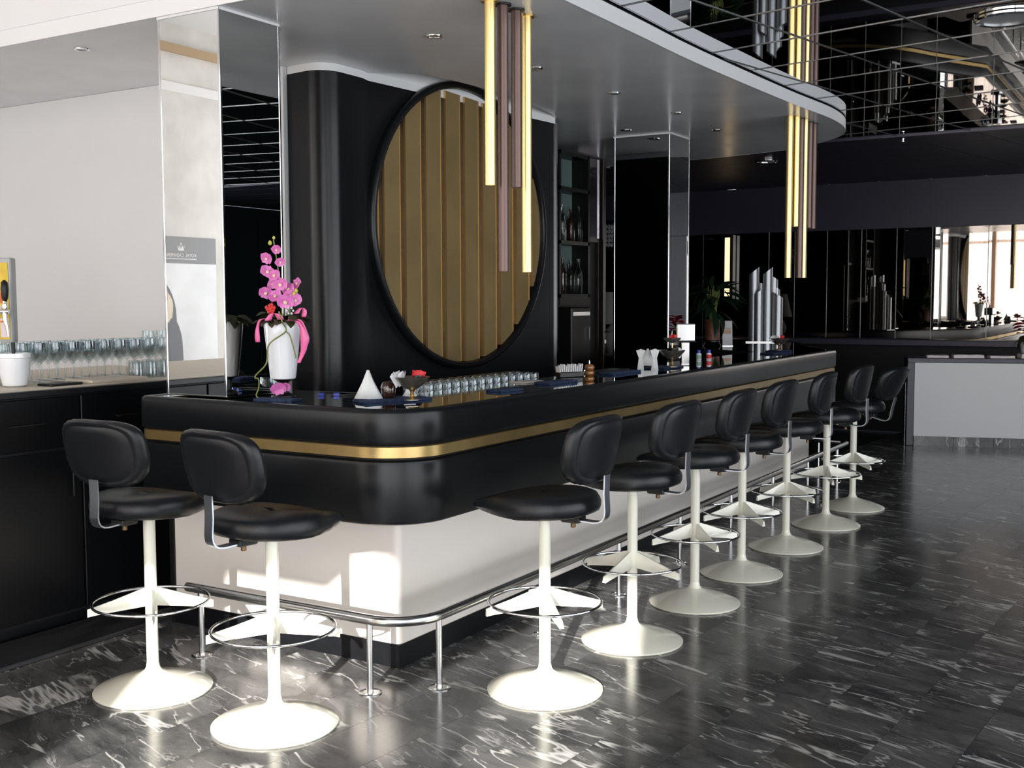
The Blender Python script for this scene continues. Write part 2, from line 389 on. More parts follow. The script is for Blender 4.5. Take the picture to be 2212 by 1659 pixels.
# ---- floor with marble tiles
floor = struct(MB().box(RX0 - 0.2, RX1 + 0.2, YW - 0.2, RY1 + 0.2, -0.12, -0.014).build('floor', 'black_matte'))
tag(floor, 'polished dark grey marble tile floor with white veins')
def floor_tiles():
    th = math.radians(-4.5); ux = Vector((math.cos(th), math.sin(th))); uy = Vector((-math.sin(th), math.cos(th)))
    TW, TL, g = 0.265, 0.53, 0.0007
    proto = MB().box(-TW / 2 + g, TW / 2 - g, -TL / 2 + g, TL / 2 - g, -0.014, 0.0).mesh('tile'); proto.materials.append(MAT['marble'])
    near = []; rest = MB()
    for i in range(-45, 30):
        for j in range(-14, 34):
            c = ux * (i * TW + 0.02) + uy * ((j + 0.5 * (i % 2)) * TL + 0.1)
            hw, hl = TW / 2, TL / 2
            cs = [c + ux * a * hw + uy * b * hl for a, b in ((-1, -1), (1, -1), (1, 1), (-1, 1))]
            if any(q.x < RX0 or q.x > RX1 or q.y < YW or q.y > RY1 for q in cs): continue
            if all(q.x < -2.80 and q.y > 3.70 for q in cs) or all(q.x < -4.14 for q in cs): continue
            s = in_view((c.x, c.y, 0))
            if s: near.append((s, c))
            else: near.append((0, c))
    near.sort(key=lambda t: -t[0])
    for k, (s, c) in enumerate(near):
        if k < 300 and s > 0:
            o = link('marble_tile', proto, floor, (c.x, c.y, 0)); o.rotation_euler = (0, 0, th)
        else:
            hw, hl = TW / 2 - g, TL / 2 - g
            q = [c + ux * a * hw + uy * b * hl for a, b in ((-1, -1), (1, -1), (1, 1), (-1, 1))]
            rest.prism([(p.x, p.y) for p in q], -0.014, 0.0)
    tag(rest.build('marble_tiles', 'marble', floor), kind='stuff')
floor_tiles()
step = struct(MB().bevbox(-4.46, -4.15, YW + 0.02, 3.64, 0.0, 0.02, 0.004).build('trim_1', 'step_wood'))
tag(step, 'dark wooden threshold strip along the black back cabinet')

# ---- outer walls
wall_back = struct(MB().box(RX0, RX1, RY1 + 0.03, RY1 + 0.2, 0, ZC).build('wall_back', 'black_matte'))
tag(wall_back, 'dark back wall clad in tall mirror panels under a navy band')
MB().box(RX0, RX1, RY1 - 0.02, RY1 + 0.03, 2.34, ZC).build('upper_band', 'navy_black', wall_back)
jo = [-8.4, -7.4, -6.3, -5.27, -4.42, -4.10, -3.71, -3.31, -2.91, -2.52, -1.93, -1.34, -0.75, -0.16, 0.43, 1.02, 1.61, 2.2, 2.79, 3.38, 3.97, 4.45]
rg = random.Random(3)
for a, b in zip(jo[:-1], jo[1:]):
    p = MB().box(-(b - a) / 2 + 0.004, (b - a) / 2 - 0.004, -0.006, 0.006, -0.66, 0.60).build('mirror_panel', 'bronze_mirror', wall_back, loc=((a + b) / 2, RY1 - 0.005, 1.735))
    if a > -1.4: p.data.materials[0] = MAT['navy_black']
    p.rotation_euler = (math.radians(rg.uniform(-0.12, 0.12)), 0, math.radians(rg.uniform(-0.10, 0.10)))
for a in jo[1:-1]:
    MB().box(a - 0.0035, a + 0.0035, RY1 - 0.016, RY1 + 0.01, 1.07, 2.34).build('joint_bead', 'runner_metal' if a > -5 else 'black_metal', wall_back)
MB().bevbox(RX0, RX1, RY1 - 0.24, RY1 + 0.02, 1.00, 1.07, 0.008).build('ledge', 'navy_trim', wall_back)
MB().box(RX0, RX1, RY1 - 0.10, RY1 + 0.02, 0, 1.00).build('dado', 'black_matte', wall_back)

wall_right = struct(MB().box(RX1, RX1 + 0.15, 8.75, RY1, 0, ZC).build('wall_right', 'dark_green_wall')); tag(wall_right, 'dark green wall with a long row of added windows on the far right')  # the unseen window row is added to let in extra side light
MB().box(RX1, RX1 + 0.15, YW, 8.75, 2.72, ZC).build('header', 'dark_green_wall', wall_right)
MB().box(RX1, RX1 + 0.15, YW, 8.75, 0.0, 0.15).build('sill', 'dark_green_wall', wall_right)
for k in range(11):
    MB().box(RX1 + 0.02, RX1 + 0.12, -2.1 + k * 1.08 - 0.04, -2.1 + k * 1.08 + 0.04, 0.15, 2.72).build('mullion', 'window_frame_paint', wall_right)
for k in range(4):
    MB().box(RX1 - 0.02, RX1 - 0.0005, 8.80 + k * 1.15, 9.92 + k * 1.15, 0.12, 2.7).build('wall_panel', 'dark_green_wall', wall_right)
wall_left = struct(MB().box(RX0 - 0.15, RX0, YW, 4.65, 0, ZH).build('wall_left', 'concrete')); tag(wall_left, 'pale concrete wall to the left of the bar')
MB().box(RX0, RX0 + 0.02, YW, 3.5, 3.55, 3.64).build('trim_strip', 'white_paint', wall_left)
MB().box(RX0, RX0 + 0.05, YW, 3.5, 3.92, 4.00).build('trim_strip', 'tan_trim', wall_left)
wall_bar = struct(MB().box(RX0, -4.262, 4.65, 4.80, 0, ZS - 0.001).build('wall_bar', 'white_paint')); tag(wall_bar, 'plain white wall behind the left glass counter')
MB().box(-4.262, -4.235, 4.63, 4.72, 0, ZS - 0.001).build('end_strip', 'white_paint', wall_bar)
struct(tag(MB().box(RX0 - 0.15, RX0, 4.65, RY1, 0, ZC + 0.1).build('wall_left_rear', 'black_matte'), 'dark side wall of the service room behind the bar'))
MB().box(RX0, -4.262, 4.80, 4.83, 0, ZS - 0.001).build('rear_lining', 'black_matte', wall_bar)
wall_rear = struct(MB().box(-4.75, -4.6, 4.80, 9.12, 0, ZS - 0.002).build('wall_service', 'black_matte')); tag(wall_rear, 'dark service wall behind the bar')

# ---- window wall behind the camera
wf = struct(MB().box(RX0, RX1, YW - 0.2, YW, 0, 0.15).build('wall_front', 'concrete')); tag(wf, 'wall with a row of tall windows facing the bar')
MB().box(RX0, -2.4, YW - 0.2, YW, 3.92, ZH).build('header', 'concrete', wf)
MB().box(-2.4, RX1, YW - 0.2, YW, 2.78, ZH).build('header', 'concrete', wf)
posts = [-8.45, -7.59, -6.73, -5.87, -5.01, -4.15, -3.29, -2.43]
for k, x in enumerate(posts):
    MB().box(x - 0.05, x + 0.05, YW - 0.16, YW - 0.02, 0.15, 3.92).build('mullion', 'window_frame_paint', wf)
for x in (-1.56, -0.22, 0.76, 1.52, 2.38, 3.24, 4.10):
    MB().box(x - 0.04, x + 0.04, YW - 0.16, YW - 0.02, 0.15, 2.78).build('mullion', 'window_frame_paint', wf)
MB().box(RX0, -2.4, YW - 0.15, YW - 0.04, 2.86, 2.92).build('transom', 'window_frame_paint', wf)
# unseen sun blocker added across the lane: it leaves only gaps for the low sun
outside = struct(MB().box(-16, -0.52, -5.4, -5.0, -0.1, 7.5).build('sun_blocker', 'concrete')); tag(outside, 'added concrete block shaping the sunlight outside the windows')
MB().box(-0.52, 1.62, -5.4, -5.0, -0.1, 1.95).build('blocker_base', 'concrete', outside)
MB().box(1.62, 14, -5.4, -5.0, -0.1, 7.5).build('blocker_side', 'concrete', outside)
MB().box(0.57, 0.95, -5.4, -5.0, 1.95, 7.5).build('blocker_post', 'concrete', outside)
MB().box(-0.52, 0.22, -5.4, -5.0, 2.86, 7.5).build('blocker_top', 'concrete', outside)
MB().box(0.22, 0.57, -5.4, -5.0, 3.04, 7.5).build('blocker_top', 'concrete', outside)
MB().box(0.95, 1.62, -5.4, -5.0, 3.07, 7.5).build('blocker_top', 'concrete', outside)
struct(tag(MB().box(-16, 14, -9, YW - 0.2, -0.2, -0.1).build('ground_outside', 'concrete'), 'pale paved lane outside the windows'))
for k, (a, b) in enumerate(zip(posts[2:-1], posts[3:])):
    m = MB(); n = 40; v = []; f = []
    for i in range(n + 1):
        x = a + 0.05 + (b - a - 0.10) * i / n; d = 0.022 * math.sin(i * 2.1 + k) + 0.012 * math.sin(i * 0.9)
        v += [(x, YW + 0.06 + d, 0.35), (x, YW + 0.06 + d, 3.9)]
    for i in range(n): f.append((2 * i, 2 * i + 2, 2 * i + 3, 2 * i + 1))
    m.add(v, f)
    o = m.build('sheer_curtain', 'sheer_curtain', smooth=60)
    tag(o, 'cream sheer curtain over the %s tall window from the concrete wall' % ['first', 'second', 'third', 'fourth', 'fifth', 'sixth', 'seventh'][k], 'curtain', 'sheer curtains over the tall windows')

# ---- ceilings
front_ceil = struct(MB().box(RX0, -2.30, YW, 3.56, ZH, ZH + 0.1).build('ceiling_front', 'white_paint')); tag(front_ceil, 'high white ceiling in front of the bar')
struct(tag(MB().box(-2.38, -2.30, YW, 3.60, ZC + 0.012, ZH).build('wall_drop', 'white_paint'), 'white drop wall beside the mirror ceiling'))
struct(tag(MB().box(RX0, -2.30, 3.553, 3.66, 2.873, ZH).build('wall_upper', 'fascia_paint'), 'white upper wall above the bar canopy'))
ceiling = struct(MB().box(RX0, RX1, 3.66, RY1, ZC + 0.03, ZC + 0.12).build('ceiling', 'black_matte')); tag(ceiling, 'mirror tile ceiling in a thin metal grid')
MB().box(-2.30, RX1, YW, 3.66, ZC + 0.03, ZC + 0.12).build('ceiling_slab', 'black_matte', ceiling)
canopy_pts = [(-8.4, 3.553), (-2.76, 3.553)] + arc(-2.76, 4.003, 0.45, -90, 0, 8)[1:]
tail = catmull([(-2.31, 4.003), (-2.31, 5.0), (-2.31, 5.8), (-2.258, 7.18), (-2.205, 8.05), (-2.27, 8.62), (-2.463, 9.0), (-2.875, 9.386), (-3.35, 9.56), (-3.89, 9.655), (-5.0, 9.70), (-8.4, 9.72)], 6)
canopy_poly = canopy_pts[:-1] + tail
def ceiling_tiles():
    th = math.radians(-11.5); T = Vector((math.cos(th), math.sin(th))); Nn = Vector((-math.sin(th), math.cos(th)))
    P = 0.564; t0, n0 = -2.905, 4.795; g = 0.005
    cand = []
    for i in range(-22, 26):
        for j in range(-22, 26):
            poly = [T * (t0 + (i + a) * P + (g if a == 0 else -g)) + Nn * (n0 + (j + b) * P + (g if b == 0 else -g)) for a, b in ((0, 0), (1, 0), (1, 1), (0, 1))]
            poly = [(p.x, p.y) for p in poly]
            for half in (0, 1):
                q = clip_poly(poly, 0, 1, 9.72) if half == 0 else clip_poly(poly, 0, -1, -9.76)
                for c in ((-1, 0, -RX0 - 0.01), (1, 0, RX1 - 0.01), (0, -1, -YW - 0.01), (0, 1, RY1 - 0.01)):
                    if len(q) > 2: q = clip_poly(q, *c)
                if len(q) < 3: continue
                if half == 0:
                    if all(inside(canopy_poly, x, y) for x, y in q): continue
                    cx = sum(x for x, y in q) / len(q); cy_ = sum(y for x, y in q) / len(q)
                    if min(x for x, y in q) < -2.29 and min(y for x, y in q) < 3.67:
                        q = clip_poly(q, 0, -1, -3.67) if cx < -2.29 else clip_poly(q, -1, 0, 2.29)
                        if len(q) < 3 or all(inside(canopy_poly, x, y) for x, y in q): continue
                ar = 0.5 * sum(q[k][0] * q[(k + 1) % len(q)][1] - q[(k + 1) % len(q)][0] * q[k][1] for k in range(len(q)))
                if ar < 0.002: continue
                cx = sum(x for x, y in q) / len(q); cy_ = sum(y for x, y in q) / len(q)
                cand.append((in_view((cx, cy_, ZC)) * ar, cx, cy_, q, half))
    cand.sort(key=lambda t: -t[0])
    rest = [MB(), MB()]; r2 = random.Random(5)
    for k, (s, cx, cy_, q, half) in enumerate(cand):
        name, m_ = (('mirror_tile', 'ceiling_mirror'), ('dark_tile', 'navy_black'))[half]
        if s > 0 and k < 280:
            o = MB().prism([(x - cx, y - cy_) for x, y in q], 0, 0.008).build(name, m_, ceiling, loc=(cx, cy_, ZC))
            if half == 0: o.rotation_euler = (math.radians(r2.uniform(-0.12, 0.12)), math.radians(r2.uniform(-0.12, 0.12)), 0)
        else:
            rest[half].prism(q, ZC, ZC + 0.008)
    for half in (0, 1):
        if rest[half].v: tag(rest[half].build(('mirror_tiles', 'dark_tiles')[half], ('ceiling_mirror', 'navy_black')[half], ceiling), kind='stuff')
    # grid runners, clipped to the mirror field
    def runner(p, d, yhi, m_):
        seg = []; L0, L1 = -30, 30
        for a, b, c in ((-1, 0, -RX0 - 0.02), (1, 0, RX1 - 0.02), (0, -1, -YW - 0.02), (0, 1, yhi)):
            den = a * d.x + b * d.y; num = c - (a * p.x + b * p.y)
            if abs(den) < 1e-9: continue
            t = num / den
            if den > 0: L1 = min(L1, t)
            else: L0 = max(L0, t)
        if L1 - L0 < 0.3: return
        # walk along and keep the stretches outside the canopy and the high front bay
        st = None; n = int((L1 - L0) / 0.05)
        for k in range(n + 1):
            t = L0 + (L1 - L0) * k / n; q = p + d * t
            ok = not inside(canopy_poly, q.x, q.y) and not (q.y < 3.62 and q.x < -2.28)
            if ok and st is None: st = t
            if (not ok or k == n) and st is not None:
                if t - st > 0.15: seg.append((st, t))
                st = None
        for a, b in seg:
            c = p + d * ((a + b) / 2); L = b - a
            o = MB().box(-L / 2, L / 2, -0.005, 0.005, -0.003, 0.006).build('grid_runner', m_, ceiling, loc=(c.x, c.y, ZC)); o.rotation_euler = (0, 0, math.atan2(d.y, d.x))
    for i in range(-22, 27): runner(T * (t0 + i * P), Nn, 9.72, 'runner_metal')
    for j in range(-22, 27): runner(Nn * (n0 + j * P), T, 9.72, 'runner_metal')
ceiling_tiles()
MB().box(-5.0, RX1, 9.72, 9.76, ZC - 0.012, ZC + 0.02).build('edge_bead', 'navy_trim', ceiling)

# ---- canopy over the bar
cut = catmull([(-3.955, 5.03), (-3.86, 5.10), (-3.77, 5.19), (-3.705, 5.35), (-3.675, 5.60), (-3.67, 5.95), (-3.70, 6.40), (-3.80, 6.90)], 5)
hole = [(-4.45, 6.0), (-4.45, 6.90)] + cut[::-1] + [(-4.45, 5.03), (-4.45, 5.99)]
canopy_key = canopy_poly + [(-8.4, 6.0)] + hole + [(-8.4, 5.99)]
canopy = struct(MB().prism(canopy_key, ZS, 2.872).build('ceiling_canopy', 'canopy_paint', smooth=35)); tag(canopy, 'white glossy canopy with a rounded end above the bar')
MB().strip(canopy_poly, [(0.004, ZS - 0.001), (-0.004, ZS - 0.001), (-0.004, 2.868), (0.004, 2.868)], True).build('fascia', 'fascia_paint', canopy, smooth=35)
MB().prism(cut + [(-4.3, 6.90), (-4.3, 5.03)], 2.873, 2.905).build('cutout_lid', 'white_paint', canopy)
MB().strip(canopy_poly[2:-1], [(0.012, 2.8715), (0.02, 2.8715), (0.02, 2.8795), (0.012, 2.8795)], True).build('shadow_gap', 'black_matte', canopy)

# ================================================================== BLACK WALL PANEL AND ROUND DISC
def wall_panel():
    root = empty('feature_wall', (-4.2, 5.8, 0)); base = Vector((-4.2, 5.8))
    poly = [(-4.598, 6.93), (-4.598, 4.802), (-4.232, 4.802), (-4.232, 4.66)] + arc(-4.07, 4.765, 0.125, -90, 0, 10)
    poly += [(-3.945, 4.95), (-3.966, 5.03), (-3.826, 6.90), (-3.826, 6.93)]
    q = [(x - base.x, y - base.y) for x, y in poly]
    MB().prism(q, 0.0, 2.752).build('black_cladding', 'panel_black', root, smooth=28)
    MB().prism(q, 2.752, ZS - 0.001).build('white_top_trim', 'white_paint', root, smooth=28)
    MB().prism([(-0.2, -0.765), (0.234, -0.765), (0.372, 1.09), (-0.2, 1.09)], ZS - 0.001, 2.872).build('white_top_trim', 'white_paint', root)
    MB().box(0.369, 0.386, 1.126, 1.142, 0.0, 2.752).build('corner_bead', 'chrome', root)
    tag(root, 'curved black wall panel behind the bar carrying the round gold disc', 'wall panel')
wall_panel()
def gold_disc():
    root = empty('round_gold_disc', (-3.925, 5.883, 1.985), -math.atan(0.075)); R, RO = 0.840, 0.884
    n = 72; v = []; f = []
    prof = [(0.002, RO), (0.05, RO), (0.064, RO - 0.008), (0.070, RO - 0.02), (0.066, R + 0.006), (0.056, R), (0.002, R)]
    for x, r in prof:
        for i in range(n): a = 2 * PI * i / n; v.append((x, r * math.cos(a), r * math.sin(a)))
    P = len(prof)
    for k in range(P):
        for i in range(n): j = (i + 1) % n; f.append((k * n + i, k * n + j, ((k + 1) % P) * n + j, ((k + 1) % P) * n + i))
    MB().add(v, f).build('ring_frame', 'panel_black', root, smooth=35)
    m = MB(); vv = [(0.003, (R - 0.001) * math.cos(2 * PI * i / n), (R - 0.001) * math.sin(2 * PI * i / n)) for i in range(n)]
    vv += [(0.012, y, z) for x, y, z in vv]
    m.add(vv, [tuple(range(n)), tuple(range(2 * n - 1, n - 1, -1))] + [(i, (i + 1) % n, n + (i + 1) % n, n + i) for i in range(n)])
    m.build('backing_board', 'groove_brown', root)
    circ = [((R - 0.002) * math.cos(2 * PI * i / n), (R - 0.002) * math.sin(2 * PI * i / n)) for i in range(n)]
    grooves = [4.78 * 3.87 / 3.62 + 0.1755 * 3.87 / 3.62 * k for k in range(9)]
    edges = [-9] + [g - 5.883 for g in grooves] + [9]; gw = 0.027
    for a, b in zip(edges[:-1], edges[1:]):
        a2, b2 = a + gw, b - gw
        q = clip_poly(clip_poly(circ, -1, 0, -a2), 1, 0, b2)
        q = clip_poly(q, 0.06, 1, 0.800)
        if len(q) < 3: continue
        k = len(q)
        MB().add([(0.012, y, z) for y, z in q] + [(0.036, y, z) for y, z in q], [tuple(range(k)), tuple(range(2 * k - 1, k - 1, -1))] + [(i, (i + 1) % k, k + (i + 1) % k, k + i) for i in range(k)]).build('gold_board', 'gold_board', root)
        for e, s in ((a2, 1), (b2, -1)):
            if abs(e) < R - 0.01:
                h = math.sqrt((R - 0.004) ** 2 - e * e); top = min(h, 0.800 - 0.06 * e)
                MB().box(0.012, 0.0385, min(e, e - s * 0.0035), max(e, e - s * 0.0035), -h, top).build('edge_bead', 'gold_edge', root)
    tag(root, 'large round disc of vertical gold boards in a thick black ring', 'wall disc')
gold_disc()

# ================================================================== MIRROR COLUMNS
def column(name, x0, x1, y0, y1, z0, z1, label):
    root = empty(name, ((x0 + x1) / 2, (y0 + y1) / 2, z0)); hx, hy, h = (x1 - x0) / 2, (y1 - y0) / 2, z1 - z0
    MB().box(-hx + 0.008, hx - 0.008, -hy + 0.008, hy - 0.008, 0, h).build('core', 'black_matte', root)
    MB().box(-hx + 0.012, hx - 0.012, -hy, -hy + 0.007, 0.004, h - 0.002).build('mirror_pane', 'mirror', root)
    MB().box(-hx + 0.012, hx - 0.012, hy - 0.007, hy, 0.004, h - 0.002).build('mirror_pane', 'mirror', root)
    MB().box(hx - 0.007, hx, -hy + 0.012, hy - 0.012, 0.004, h - 0.002).build('mirror_pane', 'mirror', root)
    MB().box(-hx, -hx + 0.007, -hy + 0.012, hy - 0.012, 0.004, h - 0.002).build('mirror_pane', 'mirror', root)
    for sx in (-1, 1):
        for sy in (-1, 1):
            MB().bevbox(sx * (hx - 0.005) - 0.0075, sx * (hx - 0.005) + 0.0075, sy * (hy - 0.005) - 0.0075, sy * (hy - 0.005) + 0.0075, 0, h - 0.001, 0.003).build('corner_bead', 'chrome', root)
    for b_ in ((-hx - 0.003, hx + 0.003, -hy - 0.003, -hy + 0.002), (-hx - 0.003, hx + 0.003, hy - 0.002, hy + 0.003), (hx - 0.002, hx + 0.003, -hy, hy), (-hx - 0.003, -hx + 0.002, -hy, hy)):
        MB().box(*b_, h - 0.012, h - 0.0005).build('top_trim', 'white_paint', root)
    tag(root, label, 'column')
    return root
column('mirror_column', -3.995, -3.62, 3.562, 3.94, 1.1045, ZS, 'mirror clad square column standing on the front corner of the bar')
column('mirror_column', -3.88, -3.415, 7.97, 8.37, 0.0, ZS, 'dark reflecting mirror column behind the far half of the bar')

# ================================================================== BAR
XO, YO = -2.555, 3.455; RC = 0.26
outer = [(-4.085, 4.10)] + arc(-4.025, 3.515, 0.06, 180, 270, 5) + arc(XO - RC, YO + RC, RC, -90, 0, 14) + catmull([(XO, 9.55), (-3.0, 10.35), (-3.36, 11.1), (-3.9, 11.72), (-4.6, 11.9)], 4)
bar = empty('bar_counter', (-3.0, 6.0, 0))
def rel(pts): return [(x + 3.0, y - 6.0) for x, y in pts]
po = rel(outer)
MB().strip(po, [(0.014, 0.958), (0.003, 0.964), (0.0, 0.974), (0.0, 1.082), (0.004, 1.094), (0.014, 1.102), (0.030, 1.104), (0.048, 1.100), (0.048, 0.958)]).build('upper_fascia', 'bar_black', bar, smooth=35)
MB().strip(po, [(0.014, 0.906), (0.010, 0.909), (0.010, 0.951), (0.014, 0.954), (0.05, 0.954), (0.05, 0.906)]).build('gold_band', 'gold_band', bar, smooth=35)
MB().strip(po, [(0.014, 0.640), (0.004, 0.645), (0.0, 0.658), (0.0, 0.880), (0.004, 0.892), (0.014, 0.899), (0.05, 0.899), (0.05, 0.640)]).build('lower_fascia', 'bar_black', bar, smooth=35)
MB().strip(po, [(0.022, 0.896), (0.022, 0.962), (0.05, 0.962), (0.05, 0.896)]).build('shadow_gap', 'black_matte', bar, smooth=35)
inner = [(-4.0, 8.95), (-3.26, 8.95), (-3.26, 4.10), (-4.045, 4.10)]
def inset(path, d):
    m = MB().strip(path, [(d, 0), (d, 1)], False, False); return [(p[0], p[1]) for p in m.v[0::2]]
top_out = inset(po, 0.046); FAR_IN = rel([(-4.6, 11.1), (-4.2, 10.9), (-4.15, 9.6), (-3.06, 8.95)])
top_poly = top_out + FAR_IN + [(-0.06, -1.90), (top_out[0][0], -1.90)]
MB().prism(top_poly, 1.060, 1.099).build('countertop', 'black_glass', bar)
MB().prism(inset(po, 0.048) + FAR_IN + [(-0.06, -1.90), (top_out[0][0], -1.90)], 0.641, 0.66).build('underside_board', 'bar_black', bar)
panel_path = rel([(-4.09, 3.672)] + arc(-2.80, 3.702, 0.03, -90, 0, 5) + [(-2.77, 9.50)])
MB().strip(panel_path, [(0.0, 0.098), (0.0, 0.641), (0.03, 0.641), (0.03, 0.098)]).build('front_panel', 'cream_laminate', bar, smooth=35)
MB().strip(rel([(-4.09, 3.667), (-2.765, 3.667), (-2.765, 9.505)]), [(0.0, 0.0), (0.0, 0.099), (0.03, 0.099), (0.03, 0.0)]).build('skirting', 'skirting_black', bar)
MB().box(-1.118, -1.09, -2.338, -1.95, 0.0, 0.641).build('end_post', 'black_metal', bar)
MB().box(0.20, 0.23, 3.50, 3.53, 0.0, 0.641).build('end_post', 'cream_laminate', bar)
MB().box(-0.98, 0.20, 3.45, 3.51, 0.0, 0.641).build('end_panel', 'skirting_black', bar)
MB().prism(rel([(-4.1, 9.7), (-3.3, 9.9), (-3.75, 11.2), (-4.3, 11.3), (-4.15, 10.8)]), 0.0, 0.641).build('end_pedestal', 'skirting_black', bar)
MB().box(-0.06, -0.03, -1.9, 2.95, 0.0, 1.06).build('inner_panel', 'black_matte', bar)
MB().box(-0.42, -0.06, -1.88, 2.90, 1.025, 1.045).build('service_shelf', 'black_matte', bar)
MB().box(-0.42, -0.39, -1.88, 2.90, 0.0, 1.025).build('shelf_back', 'black_matte', bar)
tag(bar, 'long black bar counter with a gold band, glass top and cream base', 'bar counter')

rail = empty('foot_rail', (-2.49, 6.0, 0)); ZR = 0.292
rp = [(-3.69, 3.375)] + arc(-2.69, 3.575, 0.20, -90, 0, 10) + arc(-2.57, 9.68, 0.08, 0, 90, 6) + [(-3.2, 9.76)]
MB().tube([(x + 2.49, y - 6.0, ZR) for x, y in rp], 0.0205, 14).build('rail_tube', 'brushed_steel', rail, smooth=40)
for x, y in ((-3.611, 3.375), (-2.69, 3.375), (-2.49, 3.56), (-2.49, 4.375), (-2.49, 5.19), (-2.49, 6.005), (-2.49, 6.85), (-2.49, 7.70), (-2.49, 8.55), (-2.49, 9.40), (-2.75, 9.76), (-3.1, 9.76)):
    p = MB().tube([(0, 0, 0.004), (0, 0, ZR - 0.012)], 0.0125, 12).build('rail_post', 'brushed_steel', rail, smooth=40, loc=(x + 2.49, y - 6.0, 0))
    MB().lathe([(0.046, 0.0), (0.046, 0.003), (0.042, 0.005), (0.02, 0.006)], 20).build('flange', 'brushed_steel', p, smooth=40)
    for k in range(3):
        a = k * 2 * PI / 3 + 0.5; MB().lathe([(0.005, 0.005), (0.005, 0.0075), (0.003, 0.0085)], 8, (0.032 * math.cos(a), 0.032 * math.sin(a), 0)).build('screw', 'chrome', p)
tag(rail, 'brushed steel foot rail running round the base of the bar', 'foot rail')

# ================================================================== STOOLS
def outline(n, wx, ylo, yhi, taper):
    pts = []
    for i in range(n):
        a = 2 * PI * i / n; c, s = math.cos(a), math.sin(a)
        e = 0.82
        cx = math.copysign(abs(c) ** e, c); sy = math.copysign(abs(s) ** e, s)
        y = (yhi if sy > 0 else ylo) * sy
        x = wx * cx * (1 - taper * max(0, sy) ** 1.3)
        pts.append((x, y))
    return pts
def make_stool():
    root = empty('bar_stool')
    prof = [(0.224, 0.0), (0.228, 0.004), (0.228, 0.009), (0.222, 0.013), (0.19, 0.026), (0.15, 0.041), (0.11, 0.053), (0.075, 0.063), (0.05, 0.071), (0.034, 0.080), (0.027, 0.092), (0.0235, 0.11)]
    MB().lathe(prof, 48).build('base', 'stool_enamel', root, smooth=30)
    MB().lathe([(0.0232, 0.10), (0.0232, 0.694)], 20).build('pole', 'stool_enamel', root, smooth=40)
    for k in range(4):
        a = k * PI / 2 + PI / 4
        m = MB(); pr = [(0.015, 0.412, 0.340, 0.011), (0.06, 0.398, 0.335, 0.012), (0.14, 0.370, 0.326, 0.011), (0.212, 0.348, 0.317, 0.009), (0.236, 0.341, 0.312, 0.008)]
        v = []; f = []
        for r, zt, zb, h in pr: v += [(r, -h * 0.35, zt), (r, h * 0.35, zt), (r, h * 1.15, zb), (r, -h * 1.15, zb)]
        for i in range(len(pr) - 1):
            for j in range(4): f.append((i * 4 + j, i * 4 + (j + 1) % 4, i * 4 + 4 + (j + 1) % 4, i * 4 + 4 + j))
        f += [(3, 2, 1, 0), tuple(range(len(pr) * 4 - 4, len(pr) * 4))]
        m.add(v, f).xf(Matrix.Rotation(a, 4, 'Z')).build('foot_arm', 'stool_enamel', root)
    MB().tube([(0.221 * math.cos(2 * PI * i / 48), 0.221 * math.sin(2 * PI * i / 48), 0.356) for i in range(48)], 0.0056, 8, closed=True).build('foot_ring', 'chrome', root, smooth=60)
    MB().lathe([(0.03, 0.688), (0.075, 0.692), (0.080, 0.700), (0.080, 0.706)], 24).build('seat_plate', 'rust_brass', root, smooth=30)
    # seat cushion
    n = 56; base = outline(n, 0.208, 0.225, 0.305, 0.52); m = MB(); v = []; f = []
    layers = [(0.0, 0.704), (0.70, 0.704), (0.90, 0.705), (0.965, 0.711), (0.995, 0.726), (1.0, 0.742), (0.985, 0.758), (0.94, 0.770), (0.86, 0.777), (0.70, 0.781), (0.45, 0.779), (0.20, 0.776)]
    for k, (s, z) in enumerate(layers[1:]):
        for i, (x, y) in enumerate(base):
            rip = 1.0
            if 1 <= k <= 4: rip = 1 + 0.010 * math.sin(i * 2.7) * (1 if math.sin(i * 0.71) > -0.2 else 0.1)
            t = max(0, y) / 0.30
            zz = z - 0.034 * t * t * (1 if z > 0.74 else 0.0) + 0.010 * max(0, -y / 0.225) + 0.012 * (abs(x) / 0.205) ** 2 * (1 if z > 0.76 else 0)
            v.append((x * s * rip, y * s * rip + 0.015, zz))
    L = len(layers) - 1
    for k in range(L - 1):
        for i in range(n): j = (i + 1) % n; f.append((k * n + i, k * n + j, k * n + n + j, k * n + n + i))
    f.append(tuple(reversed(range(n)))); f.append(tuple(range((L - 1) * n, L * n)))
    m.add(v, f).build('seat', 'black_leatherette', root, smooth=55)
    # backrest pad, curved round the sitter
    W, H = 0.204, 0.128; zc = 0.968
    ol = []
    for i in range(n):
        a = 2 * PI * i / n; c, s = math.cos(a), math.sin(a); e = 0.52 if s > 0 else 0.64
        x = W * math.copysign(abs(c) ** e, c) * (1.0 if s > 0 else 1 - 0.10 * abs(s)); z = H * math.copysign(abs(s) ** e, s); ol.append((x, z))
    rings = [(0.25, 0.0285), (0.60, 0.0285), (0.74, 0.0275), (0.80, 0.0235), (0.83, 0.0225), (0.87, 0.026), (0.93, 0.0245), (0.975, 0.015), (1.0, 0.0), (0.99, -0.014), (0.95, -0.024), (0.85, -0.030), (0.6, -0.033), (0.3, -0.034)]
    v = []; f = []
    for k, (s, d) in enumerate(rings):
        for i, (x, z) in enumerate(ol):
            rip = 0.0042 * math.sin(i * 3.1) if 5 <= k <= 8 else 0
            xx, zz = x * s * (1 + rip * 3), z * s * (1 + rip * 3)
            bend = 0.9 * xx * xx + 0.10 * (zz) * 0.0
            v.append((xx, -d + bend - 0.20 * zz, zz + zc))
    for k in range(len(rings) - 1):
        for i in range(n): j = (i + 1) % n; f.append((k * n + i, k * n + j, k * n + n + j, k * n + n + i))
